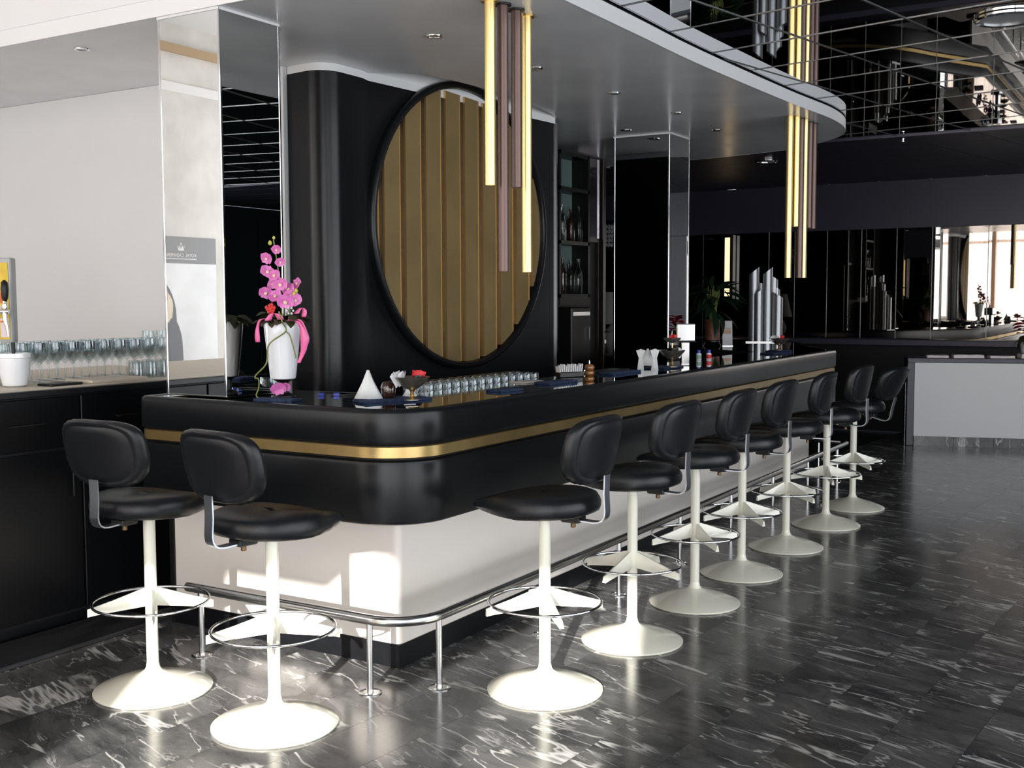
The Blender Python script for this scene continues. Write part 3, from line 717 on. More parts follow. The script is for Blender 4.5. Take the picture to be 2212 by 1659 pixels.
    f.append(tuple(range(n))); f.append(tuple(reversed(range((len(rings) - 1) * n, len(rings) * n))))
    MB().add(v, f).xf(Matrix.Translation((0, -0.236, 0))).build('backrest', 'black_leatherette', root, smooth=50)
    # chrome strap under the seat and up the back
    path = [(-0.05, 0.694), (-0.221, 0.690), (-0.242, 0.693), (-0.258, 0.702), (-0.267, 0.716), (-0.270, 0.735), (-0.266, 0.80), (-0.2685, 0.875)]
    hw, tk = 0.0215, 0.0055; v = []; f = []
    for k, (y, z) in enumerate(path):
        a = Vector(path[max(k - 1, 0)]); b = Vector(path[min(k + 1, len(path) - 1)]); d = (b - a).normalized(); nn = Vector((d.y, -d.x)) * tk / 2
        v += [(-hw, y + nn.x, z + nn.y), (hw, y + nn.x, z + nn.y), (hw, y - nn.x, z - nn.y), (-hw, y - nn.x, z - nn.y)]
    for k in range(len(path) - 1):
        for j in range(4): f.append((k * 4 + j, k * 4 + (j + 1) % 4, k * 4 + 4 + (j + 1) % 4, k * 4 + 4 + j))
    f += [(0, 1, 2, 3), tuple(reversed(range(len(path) * 4 - 4, len(path) * 4)))]
    MB().add(v, f).build('back_strap', 'strap_steel', root, smooth=30)
    br = MB().bevbox(-0.032, 0.032, -0.165, -0.085, 0.682, 0.708, 0.004).build('strap_bracket', 'black_metal', root)
    MB().lathe([(0.007, 0.660), (0.010, 0.662), (0.010, 0.674), (0.006, 0.683)], 10, (0, -0.125, 0)).build('clamp_knob', 'rust_brass', br, smooth=40)
    return root
stool0 = make_stool()
stools = [
    (-3.455, 2.972, 4, 0, 'leftmost black bar stool, on the short side of the bar facing the front'),
    (-2.782, 2.941, -7, 3, 'largest nearest black bar stool, second from the left with its back to the viewer'),
    (-2.120, 3.754, 90, 0, 'black bar stool just right of the rounded bar corner with sunlit white base'),
    (-2.096, 4.508, 87, 42, 'second black bar stool along the long side with sunlit base'),
    (-2.093, 5.245, 90, 4, 'third black bar stool along the long side past the sunlit ones'),
    (-2.097, 5.946, 88, 6, 'fourth black bar stool along the long side in the middle of the row'),
    (-2.089, 6.728, 91, 14, 'fifth black bar stool along the long side of the bar'),
    (-2.067, 7.536, 86, -15, 'sixth and last but one black bar stool along the long side'),
    (-2.075, 8.273, 80, 10, 'farthest black bar stool, turned aside at the far end of the row'),
]
for k, (x, y, rz, arm, lab) in enumerate(stools):
    s = stool0 if k == 0 else copy_tree(stool0)
    s.location = (x, y, 0); s.rotation_euler = (0, 0, math.radians(rz))
    for ch in [c for c in bpy.data.objects if c.parent == s and c.name.startswith(('foot_arm', 'foot_ring'))]:
        ch.rotation_euler = (0, 0, math.radians(arm))
    if k == 8:                                    # its back leans out
        for ch in [c for c in bpy.data.objects if c.parent == s and c.name.startswith(('backrest', 'back_strap'))]:
            R_ = Matrix.Translation((0, -0.10, 0.69)) @ Matrix.Rotation(math.radians(14), 4, 'X') @ Matrix.Translation((0, 0.10, -0.69)); ch.matrix_local = R_
    tag(s, lab, 'bar stool', 'black swivel bar stools around the bar')

# ================================================================== TUBE PENDANTS
def pendant(x, y, zb, kind, lab, grp):
    r = empty('tube_pendant', (x, y, ZS)); L = zb - ZS; pr_ = 0.037 if y < 6 else 0.0265
    t = MB().lathe([(0.0205, L), (0.0235, L), (0.0235, -0.006), (0.0205, -0.006), (0.0205, L)], 20, cap0=False, cap1=False).build('tube', kind, r, smooth=40)
    MB().lathe([(0.016, L + 0.03), (0.0205, L + 0.03), (0.0205, L + 0.05), (0.016, L + 0.05)], 16).build('lamp_socket', 'black_metal', t)
    MB().lathe([(pr_, -0.009), (pr_, -0.0005)], 24).build('ceiling_plate', 'brass' if kind == 'gold_tube' else 'black_metal', r, smooth=40)
    tag(r, lab, 'pendant lamp', grp)
for a in ((-2.578, 4.097, 2.020, 'gold_tube', 'short gold tube pendant at the left of the near cluster'),
          (-2.562, 4.176, 1.655, 'brown_tube', 'long brown tube pendant in the near cluster'),
          (-2.560, 4.285, 2.025, 'brown_tube', 'short brown tube pendant in the near cluster'),
          (-2.575, 4.398, 1.656, 'gold_tube', 'long gold tube pendant at the right of the near cluster')): pendant(*a, 'near cluster of hanging tubes')
for a in ((-2.411, 7.722, 1.679, 'gold_tube', 'long gold tube pendant at the left of the far cluster'),
          (-2.379, 7.775, 2.037, 'gold_tube', 'short gold tube pendant in the far cluster'),
          (-2.375, 7.861, 1.681, 'brown_tube', 'long brown tube pendant between two gold ones in the far cluster'),
          (-2.369, 7.937, 1.682, 'gold_tube', 'long gold tube pendant at the right of the long ones in the far cluster'),
          (-2.371, 8.057, 2.042, 'brown_tube', 'short brown tube pendant beside the gold one in the far cluster'),
          (-2.364, 8.137, 2.039, 'brown_tube', 'rightmost short brown tube pendant in the far cluster')): pendant(*a, 'far cluster of hanging tubes')

# ---- recessed spots in the canopy
spots = [(-3.149, 4.504, 'nearest recessed canopy spot left of the near tubes', 0), (-3.105, 5.407, 'recessed canopy spot just right of the near tubes', 0), (-3.070, 6.303, 'third recessed canopy spot from the front', 0),
         (-3.030, 7.194, 'recessed canopy spot in front of the far mirror column', 0), (-3.654, 7.709, 'recessed canopy spot left of the far mirror column', 1),
         (-3.080, 8.073, 'recessed canopy spot right of the far mirror column', 0), (-4.812, 3.80, 'recessed canopy spot at the far left over the glass counter', 0)]
for x, y, lab, warm in spots:
    r = empty('recessed_spot', (x, y, ZS))
    MB().lathe([(0.026, -0.0005), (0.041, -0.0005), (0.040, -0.004), (0.030, -0.006), (0.026, -0.004)], 24, cap0=False, cap1=False).build('rim', 'chrome', r, smooth=40)
    MB().lathe([(0.001, -0.003), (0.026, -0.002), (0.026, -0.0005)], 20).build('lens', 'lamp_lens_warm' if warm else 'lens', r, smooth=40)
    tag(r, lab, 'spotlight', 'recessed spots in the canopy')
for x, y, rr, lab in ((-0.80, 5.93, 0.150, 'large round grey lamp in the mirror ceiling at upper right'), (-3.58, 10.73, 0.11, 'round recessed lamp in the dark rear ceiling')):
    r = empty('ceiling_lamp', (x, y, ZC))
    MB().lathe([(rr * 0.84, -0.006), (rr, -0.004), (rr, -0.014), (rr * 0.93, -0.022), (rr * 0.84, -0.018), (rr * 0.84, -0.006)], 40, cap0=False, cap1=False).build('rim', 'chrome', r, smooth=40)
    MB().lathe([(0.001, -0.013), (rr * 0.85, -0.012), (rr * 0.85, -0.004)], 32).build('diffuser', 'ceiling_disc' if rr > 0.12 else 'lens', r, smooth=40)
    tag(r, lab, 'ceiling lamp')
r = empty('sprinkler_head', (-2.10, 9.80, ZC))
MB().lathe([(0.03, -0.004), (0.03, -0.0125), (0.012, -0.016), (0.008, -0.035), (0.018, -0.040), (0.018, -0.043)], 16).build('body', 'chrome', r, smooth=40)
MB().lathe([(0.038, -0.002), (0.038, -0.006)], 20).build('escutcheon', 'chrome', r, smooth=40)
tag(r, 'small chrome sprinkler head at the edge of the dark ceiling', 'sprinkler')

# ================================================================== THINGS ON THE BAR
ZB = 1.0990
ORD = ['first', 'second', 'third', 'fourth', 'fifth', 'sixth', 'seventh', 'eighth', 'ninth', 'tenth', 'eleventh', 'twelfth', 'thirteenth', 'fourteenth']
def cloth_slab(m, w, d, h, seed, n=8):
    """a soft folded cloth: layered slab with uneven edges"""
    rn = random.Random(seed); v = []; f = []
    lay = [(0.97, 0.0), (1.0, 0.25), (0.96, 0.5), (1.0, 0.75), (0.95, 1.0)]
    ring = []
    for i in range(4 * n):
        k, t = divmod(i, n); t /= n
        c = [(-1 + 2 * t, -1), (1, -1 + 2 * t), (1 - 2 * t, 1), (-1, 1 - 2 * t)][k]; ring.append((c[0] * (1 + rn.uniform(-0.03, 0.03)), c[1] * (1 + rn.uniform(-0.05, 0.05))))
    for s, z in lay:
        for (x, y) in ring: v.append((x * w / 2 * s, y * d / 2 * s, z * h * (1 + rn.uniform(-0.12, 0.12) * (z > 0))))
    N = 4 * n
    for k in range(len(lay) - 1):
        for i in range(N): j = (i + 1) % N; f.append((k * N + i, k * N + j, k * N + N + j, k * N + N + i))
    f.append(tuple(reversed(range(N)))); f.append(tuple(range((len(lay) - 1) * N, len(lay) * N)))
    return m.add(v, f)
towels = [(-2.925, 3.845, 68, 0.33, 0.115, 0.012, 'long navy bar towel under the white napkin and dish at the corner'),
          (-2.769, 4.52, 80, 0.17, 0.09, 0.012, 'navy bar towel in front of the rows of tumblers'),
          (-2.801, 5.08, 85, 0.26, 0.10, 0.014, 'crumpled navy bar towel in front of the white sachets'),
          (-2.850, 5.95, 88, 0.34, 0.10, 0.014, 'navy bar towel beside the wooden pepper mill'),
          (-3.36, 3.60, 12, 0.19, 0.085, 0.012, 'navy bar towel at the foot of the flower vase'),
          (-2.84, 6.55, 88, 0.30, 0.16, 0.010, 'navy bar towel under the middle pedestal dish'),
          (-2.80, 8.70, 82, 0.34, 0.12, 0.012, 'navy bar towel near the far end in front of the steel pipes'),
          (-2.90, 9.07, 82, 0.26, 0.12, 0.012, 'farthest navy bar towel under the far pedestal dish')]
for k, (x, y, rz, w_, d_, h_, lab) in enumerate(towels):
    o = cloth_slab(MB(), w_, d_, h_, k).build('bar_towel', 'navy_cloth', smooth=70, loc=(x, y, ZB)); o.rotation_euler = (0, 0, math.radians(rz))
    tag(o, lab, 'towel', 'navy bar towels on the counter')

def dish(x, y, z0, r, h, lab, fill, cat='dish'):
    root = empty('pedestal_dish', (x, y, z0))
    zb = h * 0.42
    MB().lathe([(0.004, zb), (r * 0.25, zb + 0.004), (r * 0.62, zb + (h - zb) * 0.38), (r * 0.9, zb + (h - zb) * 0.8), (r, h), (r * 0.97, h), (r * 0.86, zb + (h - zb) * 0.78), (r * 0.58, zb + (h - zb) * 0.42), (0.004, zb + 0.010)], 32).build('bowl', 'dish_metal', root, smooth=50)
    MB().lathe([(0.008, 0.006), (0.014, 0.011), (0.007, 0.018), (0.011, zb * 0.6), (0.007, zb * 0.75), (0.013, zb + 0.002)], 16).build('stem', 'brass', root, smooth=50)
    MB().lathe([(r * 0.46, 0.0), (r * 0.46, 0.003), (r * 0.25, 0.007), (0.010, 0.011)], 24).build('foot', 'dish_metal', root, smooth=50)
    tag(root, lab, cat, 'brass stemmed dishes on the bar')
    return root
dish(-2.80, 3.82, ZB + 0.012, 0.076, 0.098, 'nearest brass stemmed dish, holding red and white sachets', None)
md = dish(-2.77, 6.53, ZB + 0.010, 0.083, 0.105, 'two tiered brass stemmed dish of black and red sachets', None)
MB().lathe([(0.005, 0.05), (0.005, 0.155)], 10).build('upper_stem', 'brass', md, smooth=40)
MB().lathe([(0.004, 0.150), (0.030, 0.156), (0.050, 0.170), (0.056, 0.182), (0.054, 0.182), (0.046, 0.172), (0.004, 0.158)], 28).build('upper_bowl', 'dish_metal', md, smooth=50)
dish(-2.90, 9.08, ZB + 0.012, 0.083, 0.098, 'far brass stemmed dish with red sachets before the steel pipes', None)
def sachet(x, y, z, material, rz, tilt, lean, w_, h_, lab, grp):
    m = MB(); t = 0.0016; v = []; f = []
    n = 5
    for i in range(n + 1):
        zz = h_ * i / n; bl = t * (1 + 1.6 * math.sin(PI * i / n))
        for px, py in ((-w_ / 2, 0), (0, -bl), (w_ / 2, 0), (0, bl)): v.append((px, py, zz))
    for i in range(n):
        for j in range(4): f.append((i * 4 + j, i * 4 + (j + 1) % 4, i * 4 + 4 + (j + 1) % 4, i * 4 + 4 + j))
    f += [(3, 2, 1, 0), tuple(range(n * 4, n * 4 + 4))]
    o = m.add(v, f).build('sugar_sachet', material, loc=(x, y, z)); o.rotation_euler = (math.radians(tilt), math.radians(lean), math.radians(rz))
    tag(o, lab, 'sachet', grp)
rs = random.Random(11)
def fill(cx, cy_, z, spec, where):
    for kind, n, ox, oy, tilt, lean, w_, h_ in spec:
        for k in range(n):
            col = {'paper_red': 'red', 'paper_white': 'white', 'paper_black': 'black'}[kind]
            sachet(cx + ox + rs.uniform(-0.014, 0.014), cy_ + oy + rs.uniform(-0.016, 0.016), z, kind, rs.uniform(40, 130), tilt + rs.uniform(-14, 14), lean + rs.uniform(-14, 14), w_, h_,
                   '%s paper sachet standing in %s' % (col, where), '%s sachets in %s' % (col, where))
fill(-2.80, 3.82, ZB + 0.074, [('paper_white', 6, -0.035, -0.02, 8, -28, 0.035, 0.062), ('paper_red', 6, 0.004, 0.028, 0, 8, 0.038, 0.062), ('paper_black', 4, 0.03, 0.01, 0, 10, 0.03, 0.042)], 'the nearest dish')
fill(-2.77, 6.53, ZB + 0.074, [('paper_black', 10, 0.0, 0.0, 0, 0, 0.040, 0.055), ('paper_white', 3, 0.03, 0.035, 0, 35, 0.038, 0.055)], 'the middle dish')
fill(-2.77, 6.53, ZB + 0.172, [('paper_red', 7, 0.0, 0.0, 0, 0, 0.034, 0.040)], 'the upper tier of the middle dish')
fill(-2.90, 9.08, ZB + 0.078, [('paper_red', 9, 0.008, 0.01, 0, 6, 0.045, 0.055), ('paper_white', 5, -0.035, -0.02, 0, -35, 0.04, 0.055)], 'the far dish')

# folded white napkins
def napkin_fan(x, y, rz, h, r0, r1, lab, n=9, kind='fan'):
    m = MB(); v = []; f = []
    for i in range(n * 2 + 1):
        a = (i / (n * 2) - 0.5) * 1.9; q = 1 if i % 2 else 0.72
        v += [(r0 * math.sin(a) * 0.7, -r0 * 0.4 * math.cos(a) * q, 0.0), (r0 * 0.42 * math.sin(a), -0.010 * q, h * 0.55), (r1 * math.sin(a), -0.012 * q, h * (1 - 0.10 * abs(math.sin(a)) - (0.05 if i % 2 else 0)))]
    for i in range(n * 2):
        for k in range(2): f.append((i * 3 + k, i * 3 + 3 + k, i * 3 + 4 + k, i * 3 + 1 + k))
    o = m.add(v, f).build('folded_napkin', 'napkin_white', loc=(x, y, ZB)); o.rotation_euler = (0, 0, math.radians(rz))
    sm = o.modifiers.new('thick', 'SOLIDIFY'); sm.thickness = 0.0015
    tag(o, lab, 'napkin', 'white napkins standing on the bar')
def napkin_tent(x, y, rz, h, w_, lab, apex=0.25):
    n = 12; v = [(w_ * apex, 0, h), (w_ * apex + 0.006, 0.004, h * 0.99)]; f = []
    ring = []
    for i in range(n + 1):
        a = PI * 1.15 * i / n - PI * 0.55; rr = w_ * (0.5 + 0.05 * math.sin(i * 2.3)); ring.append((rr * math.cos(a) * 0.45, rr * math.sin(a), 0))
    mid = [(p[0] * 0.5 + w_ * apex * 0.5, p[1] * 0.42, h * 0.55) for p in ring]
    v = ring + mid + [(w_ * apex, p[1] * 0.06, h * (0.97 + 0.02 * (k % 2))) for k, p in enumerate(ring)]
    for k in range(2):
        for i in range(n): f.append((k * (n + 1) + i, k * (n + 1) + i + 1, (k + 1) * (n + 1) + i + 1, (k + 1) * (n + 1) + i))
    o = MB().add(v, f).build('folded_napkin', 'napkin_white', smooth=50, loc=(x, y, ZB + 0.012)); o.rotation_euler = (0, 0, math.radians(rz))
    sm = o.modifiers.new('thick', 'SOLIDIFY'); sm.thickness = 0.0015
    tag(o, lab, 'napkin', 'white napkins standing on the bar')
napkin_tent(-3.00, 3.78, -60, 0.125, 0.115, 'tall white napkin folded to a peak behind the dark amber cup', 0.12)
napkin_tent(-2.915, 3.96, -60, 0.055, 0.06, 'small white napkin corner right of the dark amber cup', 0.1)
napkin_fan(-2.80, 6.33, 31, 0.135, 0.040, 0.036, 'white fluted napkin left of the middle dish')
napkin_fan(-2.90, 6.34, 40, 0.13, 0.038, 0.038, 'white fluted napkin behind the first fluted one')
napkin_tent(-2.95, 6.56, -60, 0.11, 0.12, 'white peaked napkin behind the middle dish', 0.1)
# dark amber cup
o = MB().lathe([(0.022, 0.0), (0.029, 0.006), (0.033, 0.03), (0.033, 0.05), (0.026, 0.068), (0.012, 0.074), (0.002, 0.075)], 24).build('amber_cup', 'amber_dark', smooth=60, loc=(-2.945, 3.845, ZB + 0.012)); tag(o, 'dark amber rounded cup in front of the peaked napkin', 'cup')
# tumblers upside down
def tumbler_mesh():
    return MB().lathe([(0.029, 0.0), (0.033, 0.001), (0.0325, 0.03), (0.030, 0.085), (0.028, 0.088), (0.0005, 0.087), (0.0005, 0.080), (0.027, 0.079), (0.0295, 0.03), (0.029, 0.0)], 20, cap0=False, cap1=False).mesh('tumbler', 40)
tm = tumbler_mesh(); tm.materials.append(MAT['thin_glass'])
for r_ in range(3):
    for k in range(14):
        o = link('glass_tumbler', tm, None, (-3.098 - r_ * 0.072, 4.36 + k * 0.0765 + 0.02 * r_, 1.045))
        o.rotation_euler = (0, 0, k)
        tag(o, 'clear upturned tumbler, %s from the left in the %s row behind the bar top' % (ORD[k], ['front', 'middle', 'rear'][r_]), 'glass', 'upturned tumblers on the inner shelf')
# sheet of paper, sachet box, small pot, pepper mill, tray
o = cloth_slab(MB(), 0.19, 0.13, 0.006, 40).build('paper_sheet', 'linen_pale', smooth=70, loc=(-2.96, 5.08, ZB)); o.rotation_euler = (0, 0, math.radians(75)); tag(o, 'pale folded paper sheet past the end of the tumblers', 'paper')
r = empty('sachet_holder', (-2.965, 5.53, ZB)); r.rotation_euler = (0, 0, math.radians(60))
MB().bevbox(-0.075, 0.075, -0.028, 0.028, 0.0, 0.03, 0.004).build('tray', 'black_metal', r)
for k in range(12):
    q = MB().box(-0.0025, 0.0025, -0.022, 0.022, 0.004, 0.062 + 0.006 * (k % 3)).build('stick_sachet', 'paper_white', r, loc=(-0.066 + k * 0.012, 0, 0)); q.rotation_euler = (0, math.radians((k * 37) % 17 - 8), 0)
tag(r, 'row of white stick sachets in a low black holder', 'sachet holder')
r = empty('shot_cup', (-3.00, 5.80, ZB)); MB().lathe([(0.016, 0), (0.018, 0.004), (0.019, 0.022), (0.017, 0.022), (0.015, 0.006)], 16).build('cup', 'chrome', r, smooth=40); MB().lathe([(0.001, 0.016), (0.0165, 0.016)], 16, cap0=False).build('cup_fill', 'paper_black', r); tag(r, 'tiny steel cup between the sachets and the pepper mill', 'cup')
r = empty('pepper_mill', (-2.92, 5.69, ZB))
MB().lathe([(0.020, 0), (0.026, 0.004), (0.029, 0.014), (0.027, 0.026), (0.020, 0.031)], 24).build('mill_body', 'wood_turned', r, smooth=60)
MB().lathe([(0.020, 0.031), (0.027, 0.035), (0.029, 0.047), (0.025, 0.060), (0.014, 0.066), (0.004, 0.067)], 24).build('mill_head', 'wood_turned', r, smooth=60)
MB().lathe([(0.004, 0.066), (0.0045, 0.078), (0.002, 0.088)], 10).build('spindle', 'chrome', r, smooth=60)
tag(r, 'round turned wooden pepper mill with a metal spike', 'pepper mill')
o = MB().bevbox(-0.17, 0.17, -0.06, 0.06, 0.0, 0.012, 0.003).build('service_tray', 'black_metal', loc=(-2.985, 6.06, ZB)); o.rotation_euler = (0, 0, math.radians(88)); tag(o, 'flat black service tray behind the navy towel', 'tray')
# steel dispenser
r = empty('steel_dispenser', (-2.82, 6.86, ZB)); r.rotation_euler = (0, 0, math.radians(31))
MB().bevbox(-0.028, 0.028, -0.03, 0.03, 0.0, 0.155, 0.004).build('pillar', 'chrome', r)
MB().bevbox(-0.062, 0.062, -0.05, 0.05, 0.160, 0.275, 0.006).build('hopper', 'chrome', r)
MB().bevbox(-0.066, 0.066, -0.054, 0.054, 0.154, 0.160, 0.002).build('shelf', 'black_metal', r)
MB().tube([(-0.062, -0.02, 0.24), (-0.085, -0.02, 0.235), (-0.09, -0.02, 0.20), (-0.065, -0.02, 0.19)], 0.003, 8).build('handle', 'chrome', r, smooth=50)
tag(r, 'polished steel dispenser tower behind the middle dish', 'dispenser')
for x, y, m_, lab in ((-2.985, 7.52, 'green_print', 'small bottle with green label and blue cap'), (-2.94, 7.60, 'paper_red', 'small bottle with red label and blue cap')):
    r = empty('seasoning_bottle', (x, y, ZB))
    MB().lathe([(0.017, 0), (0.019, 0.003), (0.019, 0.012), (0.019, 0.042), (0.012, 0.052)], 20).build('bottle_body', 'porcelain', r, smooth=40)
    MB().lathe([(0.0194, 0.010), (0.0194, 0.038)], 20, cap0=False, cap1=False).build('label_band', m_, r, smooth=40)
    MB().lathe([(0.0135, 0.050), (0.0135, 0.070), (0.010, 0.073)], 18).build('cap', 'blue_plastic', r, smooth=40)
    tag(r, lab, 'bottle', 'seasoning bottles by the steel dispenser')

# ---- potted plant at the far end
def leaf_mesh(L, W, droop, name, material, n=7):
    v = []; f = []
    for i in range(n + 1):
        t = i / n; w_ = W * math.sin(PI * min(1, t * 0.93 + 0.05)) ** 0.8; x = L * t; z = 0.35 * L * t - droop * L * t * t
        v += [(x, -w_, z + 0.12 * w_), (x, 0, z - 0.04 * w_), (x, w_, z + 0.12 * w_)]
    for i in range(n):
        for k in range(2): f.append((i * 3 + k, i * 3 + 1 + k, i * 3 + 4 + k, i * 3 + 3 + k))
    me = MB().add(v, f).mesh(name, 60); me.materials.append(MAT[material]); return me
def potted_plant():
    root = empty('potted_plant', (-3.80, 9.90, ZB)); root.scale = (1.12, 1.12, 1.12)
    MB().lathe([(0.052, 0.045), (0.060, 0.05), (0.066, 0.215), (0.068, 0.22), (0.062, 0.22), (0.055, 0.06), (0.002, 0.055)], 28).build('pot', 'copper_pot', root, smooth=50)
    MB().lathe([(0.003, 0.200), (0.0615, 0.200), (0.0615, 0.206), (0.003, 0.208)], 24).build('soil', 'soil', root)
    st = MB().lathe([(0.062, 0.030), (0.066, 0.034), (0.066, 0.044), (0.05, 0.045)], 24).build('pot_stand', 'black_metal', root, smooth=40)
    for k in range(4):
        a = k * PI / 2 + 0.6; MB().tube([(0.055 * math.cos(a), 0.055 * math.sin(a), 0.035), (0.075 * math.cos(a), 0.075 * math.sin(a), 0.0)], 0.005, 6).build('stand_leg', 'black_metal', st)
    rr = random.Random(21)
    kinds = [leaf_mesh(0.26, 0.036, 0.55, 'leaf', 'leaf_dark'), leaf_mesh(0.22, 0.040, 0.85, 'leaf', 'leaf_dark'), leaf_mesh(0.30, 0.030, 0.35, 'leaf', 'leaf_dark')]
    for k in range(46):
        a = rr.uniform(0, 2 * PI); h = rr.uniform(0.06, 0.30); rad = rr.uniform(0.01, 0.07)
        px, py, pz = rad * math.cos(a), rad * math.sin(a), 0.21 + h
        st_ = MB().tube([(rad * 0.3 * math.cos(a), rad * 0.3 * math.sin(a), 0.20), (rad * 0.6 * math.cos(a), rad * 0.6 * math.sin(a), 0.20 + h * 0.6), (px, py, pz)], 0.003, 5).build('leaf_stalk', 'stem_green', root)
        o = link('leaf', kinds[k % 3], st_, (px, py, pz)); o.rotation_euler = (rr.uniform(-0.5, 0.5), rr.uniform(-0.55, 0.5) + (0.5 if h < 0.12 else 0), a + rr.uniform(-0.5, 0.5)); sc_ = rr.uniform(0.65, 1.1); o.scale = (sc_, sc_, sc_)
    tag(root, 'leafy dark green plant in a copper brown pot at the far end', 'potted plant')
potted_plant()
r = empty('brochure_stand', (-3.66, 9.93, ZB)); r.rotation_euler = (0, 0, math.radians(25))
q = MB().box(-0.045, 0.045, -0.001, 0.001, 0.0, 0.24).build('card', 'paper_white', r); q.rotation_euler = (math.radians(-14), 0, 0)
for z0, z1, m_ in ((0.115, 0.150, 'skin_tone'), (0.152, 0.175, 'beige_board')):
    q2 = MB().box(-0.036, 0.036, -0.0016, -0.0010, z0, z1).build('print_band', m_, q)
MB().bevbox(-0.05, 0.05, -0.02, 0.05, 0.0, 0.008, 0.002).build('foot', 'brushed_steel', r)
tag(r, 'white brochure card with an orange picture beside the plant pot', 'brochure')

# ---- steel pipe sculpture
def pipes():
    root = empty('pipe_sculpture', (-3.66, 11.0, ZB), math.radians(18))
    MB().bevbox(-0.19, 0.19, -0.10, 0.10, 0.0, 0.012, 0.003).build('base_plate', 'brushed_steel', root)
    for x, y, r_, zt, slope in ((-0.115, 0.0, 0.050, 0.715, 0.8), (-0.065, -0.06, 0.044, 0.510, 0.6), (0.020, 0.0, 0.049, 0.715, 0.8), (-0.045, 0.045, 0.038, 0.595, -0.2), (0.078, 0.05, 0.042, 0.655, -0.7), (0.122, -0.03, 0.048, 0.475, -0.6), (0.105, 0.055, 0.036, 0.55, -0.6)):
        n = 24; v = []; f = []
        for rr_, side in ((r_, 0), (r_ - 0.003, 1)):
            for i in range(n):
                a = 2 * PI * i / n; v.append((rr_ * math.cos(a), rr_ * math.sin(a), 0.0))
            for i in range(n):
                a = 2 * PI * i / n; v.append((rr_ * math.cos(a), rr_ * math.sin(a), zt - 0.012 + slope * rr_ * math.cos(a)))
        for i in range(n):
            j = (i + 1) % n
            f += [(i, j, n + j, n + i), (2 * n + j, 2 * n + i, 3 * n + i, 3 * n + j), (n + i, n + j, 3 * n + j, 3 * n + i), (j, i, 2 * n + i, 2 * n + j)]
        MB().add(v, f).build('steel_pipe', 'silver_paint', root, smooth=40, loc=(x, y, 0.012))
    tag(root, 'cluster of tall silver pipes with slanting tops standing on the bar', 'sculpture')
pipes()

# ---- flower vase by the near mirror column
def blossom_mesh():
    v = []; f = []; n0 = 0
    m = MB()
    for k, (L, W, a) in enumerate(((0.030, 0.016, 90), (0.034, 0.024, 20), (0.034, 0.024, 160), (0.026, 0.014, 235), (0.026, 0.014, 305))):
        n = 5; pv = []; pf = []
        for i in range(n + 1):
            t = i / n; w_ = W * math.sin(PI * min(1, 0.12 + t * 0.86)); x = L * t; y = 0.004 + 0.010 * t * t
            pv += [(x, y - 0.002, -w_), (x, y, 0), (x, y - 0.002, w_)]
        for i in range(n):
            for q in range(2): pf.append((i * 3 + q, i * 3 + 1 + q, i * 3 + 4 + q, i * 3 + 3 + q))
        R_ = Matrix.Rotation(math.radians(-a), 4, 'Y')
        m.add([tuple(R_ @ Vector(p)) for p in pv], pf)
    me = m.mesh('blossom', 60); me.materials.append(MAT['orchid']); return me
